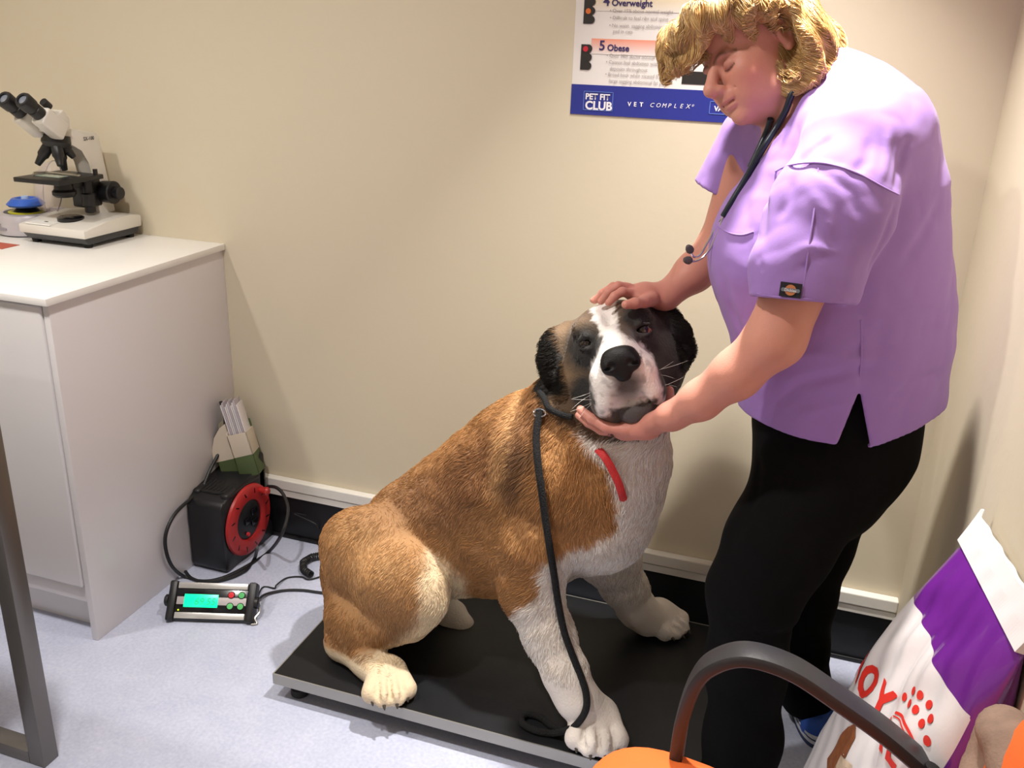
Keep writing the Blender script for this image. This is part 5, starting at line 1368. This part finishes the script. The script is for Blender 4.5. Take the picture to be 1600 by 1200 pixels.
# ---- sleeve patch
pc = [hit(x, y, T_F) for x, y in ((1221, 441), (1252, 445), (1250, 465), (1220, 460))]
if all(p is not None for p in pc):
    O = Vector((pc[0]+pc[1]+pc[2]+pc[3])/4); X_ = Vector(pc[1]-pc[0]).normalized(); Z_ = X_.cross(Vector(pc[3]-pc[0])).normalized()
    if Z_.dot(Vector(CAM)-O) < 0: Z_ = -Z_
    Y_ = Z_.cross(X_); PM = Matrix((( X_.x, Y_.x, Z_.x, O.x), (X_.y, Y_.y, Z_.y, O.y), (X_.z, Y_.z, Z_.z, O.z), (0, 0, 0, 1)))@T4((0, 0, .0035))
    w_, h_ = .0165, .0115
    def flat(nm, poly, z, m, par=wom):
        b = BM(); b.prism(poly, .0006, PM@T4((0, 0, z))); o = b.build(nm, m, par, smooth=False); loc(o, wom); return o
    pt = flat('sleeve_patch', [(-w_, -h_), (w_, -h_), (w_, h_), (-w_, h_)], -.001, mat('patch_black', '#17131d', .7))
    flat('patch_disc', [(.0085*math.cos(k*math.pi/12), .0085*math.sin(k*math.pi/12)) for k in range(24)], .0002, mat('patch_orange', '#c07a4c', .6), pt)
    flat('patch_band', [(-.013, -.0028), (.013, -.0028), (.0145, 0), (.013, .0028), (-.013, .0028), (-.0145, 0)], .0007, mat('patch_grey', '#6f7783', .6), pt)
    me = text_mesh('Dickies', .0062, bold=.0002, align='CENTER'); me.transform(PM@T4((0, -.0021, .0015))); o = link('patch_lettering', me, mat('patch_white', '#d2cfd0', .6), pt); loc(o, wom)
# ---- stethoscope
U_F = Field(); U_F.p = T_F.p+B_F.p
def on_s(x, y, off=.007):
    p = hit(x, y, U_F)
    d = _ray(x, y); d /= np.linalg.norm(d); return None if p is None else p-d*off
st = thing('stethoscope', 'dark navy stethoscope with steel ear tubes hanging round the neck of the person', 'stethoscope', tuple(float(c) for c in D(1160, 290, -.64)))
bpy.context.view_layer.update()
mNav = mat('navy_tube', '#16222f', .35)
path = [on_s(x, y) for x, y in ((1243, 136), (1236, 150), (1228, 172), (1215, 196), (1196, 226), (1178, 256), (1160, 288), (1143, 316), (1130, 338))]
path = [tuple(p) for p in path if p is not None]
b = BM(); b.tube(path, .0058, 12, 6); LB(b, 'tube', mNav, st)
path2 = [on_s(x, y, .006) for x, y in ((1204, 186), (1198, 205), (1186, 232), (1172, 262))]; path2 = [tuple(p) for p in path2 if p is not None]
if len(path2) > 2: b = BM(); b.tube(path2, .0055, 12, 6); LB(b, 'second_tube', mNav, st)
e0 = np.array(path[-1]); yv = e0[1]
for (pp, off) in ((((1122, 362), (1111, 386), (1098, 402), (1086, 408), (1078, 407)), 0), (((1117, 358), (1105, 380), (1094, 398), (1084, 401), (1079, 392)), .018)):
    pts_ = [tuple(e0+np.array([0, off*.2, 0]))]+[tuple(D(x, y, yv+off-.006*i)) for i, (x, y) in enumerate(pp)]
    b = BM(); b.tube(pts_, .0019, 8, 6); LB(b, 'ear_tube', mChr, st)
    tpos = Vector(pts_[-1]); dr = (tpos-Vector(pts_[-2])).normalized()
    b = BM(); q4 = T4(tpos-dr*.003)@dr.to_track_quat('Z', 'Y').to_matrix().to_4x4(); b.lathe([(0, 0), (.005, 0), (.0075, .004), (.007, .010), (.004, .015), (0, .016)], 18, q4); LB(b, 'ear_tip', mat('ear_tip_grey', '#4c4548', .6), st)
# ------------------------------------------------------------------ lead, collar
mLead = mat('black_rope', '#0b0b0d', .9, bump=(300, 1.0))
ld = thing('slip_lead', 'black rope slip lead hanging from the neck of the dog to its front paw', 'dog lead', tuple(float(c) for c in D(845, 640, -.56)))
bpy.context.view_layer.update()
def dhit(x, y, off=.012):
    p = hit(x, y, F_); d = _ray(x, y); d = d/np.linalg.norm(d)
    return None if p is None else p-d*off
nk = [dhit(x, y, .013) for x, y in ((846, 612), (846, 628), (846, 645))]
seg = [dhit(843, 640, .016), dhit(838, 680, .016), dhit(840, 720, .016), dhit(846, 765, .016), dhit(852, 810, .016), dhit(858, 850, .016), dhit(866, 900, .014), dhit(872, 940, .014), dhit(881, 985, .014), dhit(893, 1020, .014)]
seg = [s for s in seg if s is not None]; yl = seg[-1][1]
seg += [D(908, 1058, yl-.015), D(916, 1085, yl-.03), D(915, 1110, yl-.045), D(900, 1133, yl-.05), D(880, 1143, yl-.045)]
b = BM(); b.tube([tuple(s) for s in seg], .0078, 10, 8); LB(b, 'rope', mLead, ld)
e = np.array(seg[-1]); zt = .0785
lp_ = [tuple(e), PZ(zt, 862, 1146), PZ(zt, 838, 1142), PZ(zt, 818, 1132), PZ(zt, 815, 1121), PZ(zt, 826, 1116), PZ(zt, 845, 1121), PZ(zt, 862, 1134), PZ(zt+.008, 880, 1141)]
b = BM(); b.tube([tuple(float(c) for c in p) for p in lp_], .0078, 10, 8); LB(b, 'hand_loop', mLead, ld)
b = BM(); up_ = [dhit(x, y, .012) for x, y in ((838, 606), (850, 622), (856, 636), (872, 646), (894, 652))]; up_ = [p for p in up_ if p is not None]
b.tube([tuple(p) for p in up_], .0065, 10, 6)
LB(b, 'neck_loop', mLead, ld)
rc = Vector(dhit(843, 645, .020)); b = BM(); pts_ = [rc+Vector((float(RT[0]), float(RT[1]), float(RT[2])))*(.0125*math.cos(k*math.pi/10))+Vector((float(UP[0]), float(UP[1]), float(UP[2])))*(.0085*math.sin(k*math.pi/10)) for k in range(20)]
b.tube(pts_, .0019, 8, 1, closed=True); LB(b, 'steel_ring', mChr, ld)
# red collar strap showing in the chest fur
cpts = [dhit(x, y, o_) for x, y, o_ in ((932, 700, -.006), (942, 710, .012), (950, 722, .017), (958, 737, .018), (966, 754, .018), (972, 773, .015), (974, 782, -.002))]
cpts = [tuple(p) for p in cpts if p is not None]
b = BM(); b.tube(cpts, .0085, 10, 6, flat=.35, up=tuple(CAM-np.array(cpts[3]))); col_ = b.build('collar', mat('red_webbing', '#c42a2c', .6, bump=(400, .4)), dog); loc(col_, dog); col_['label'] = 'red webbing collar strap'
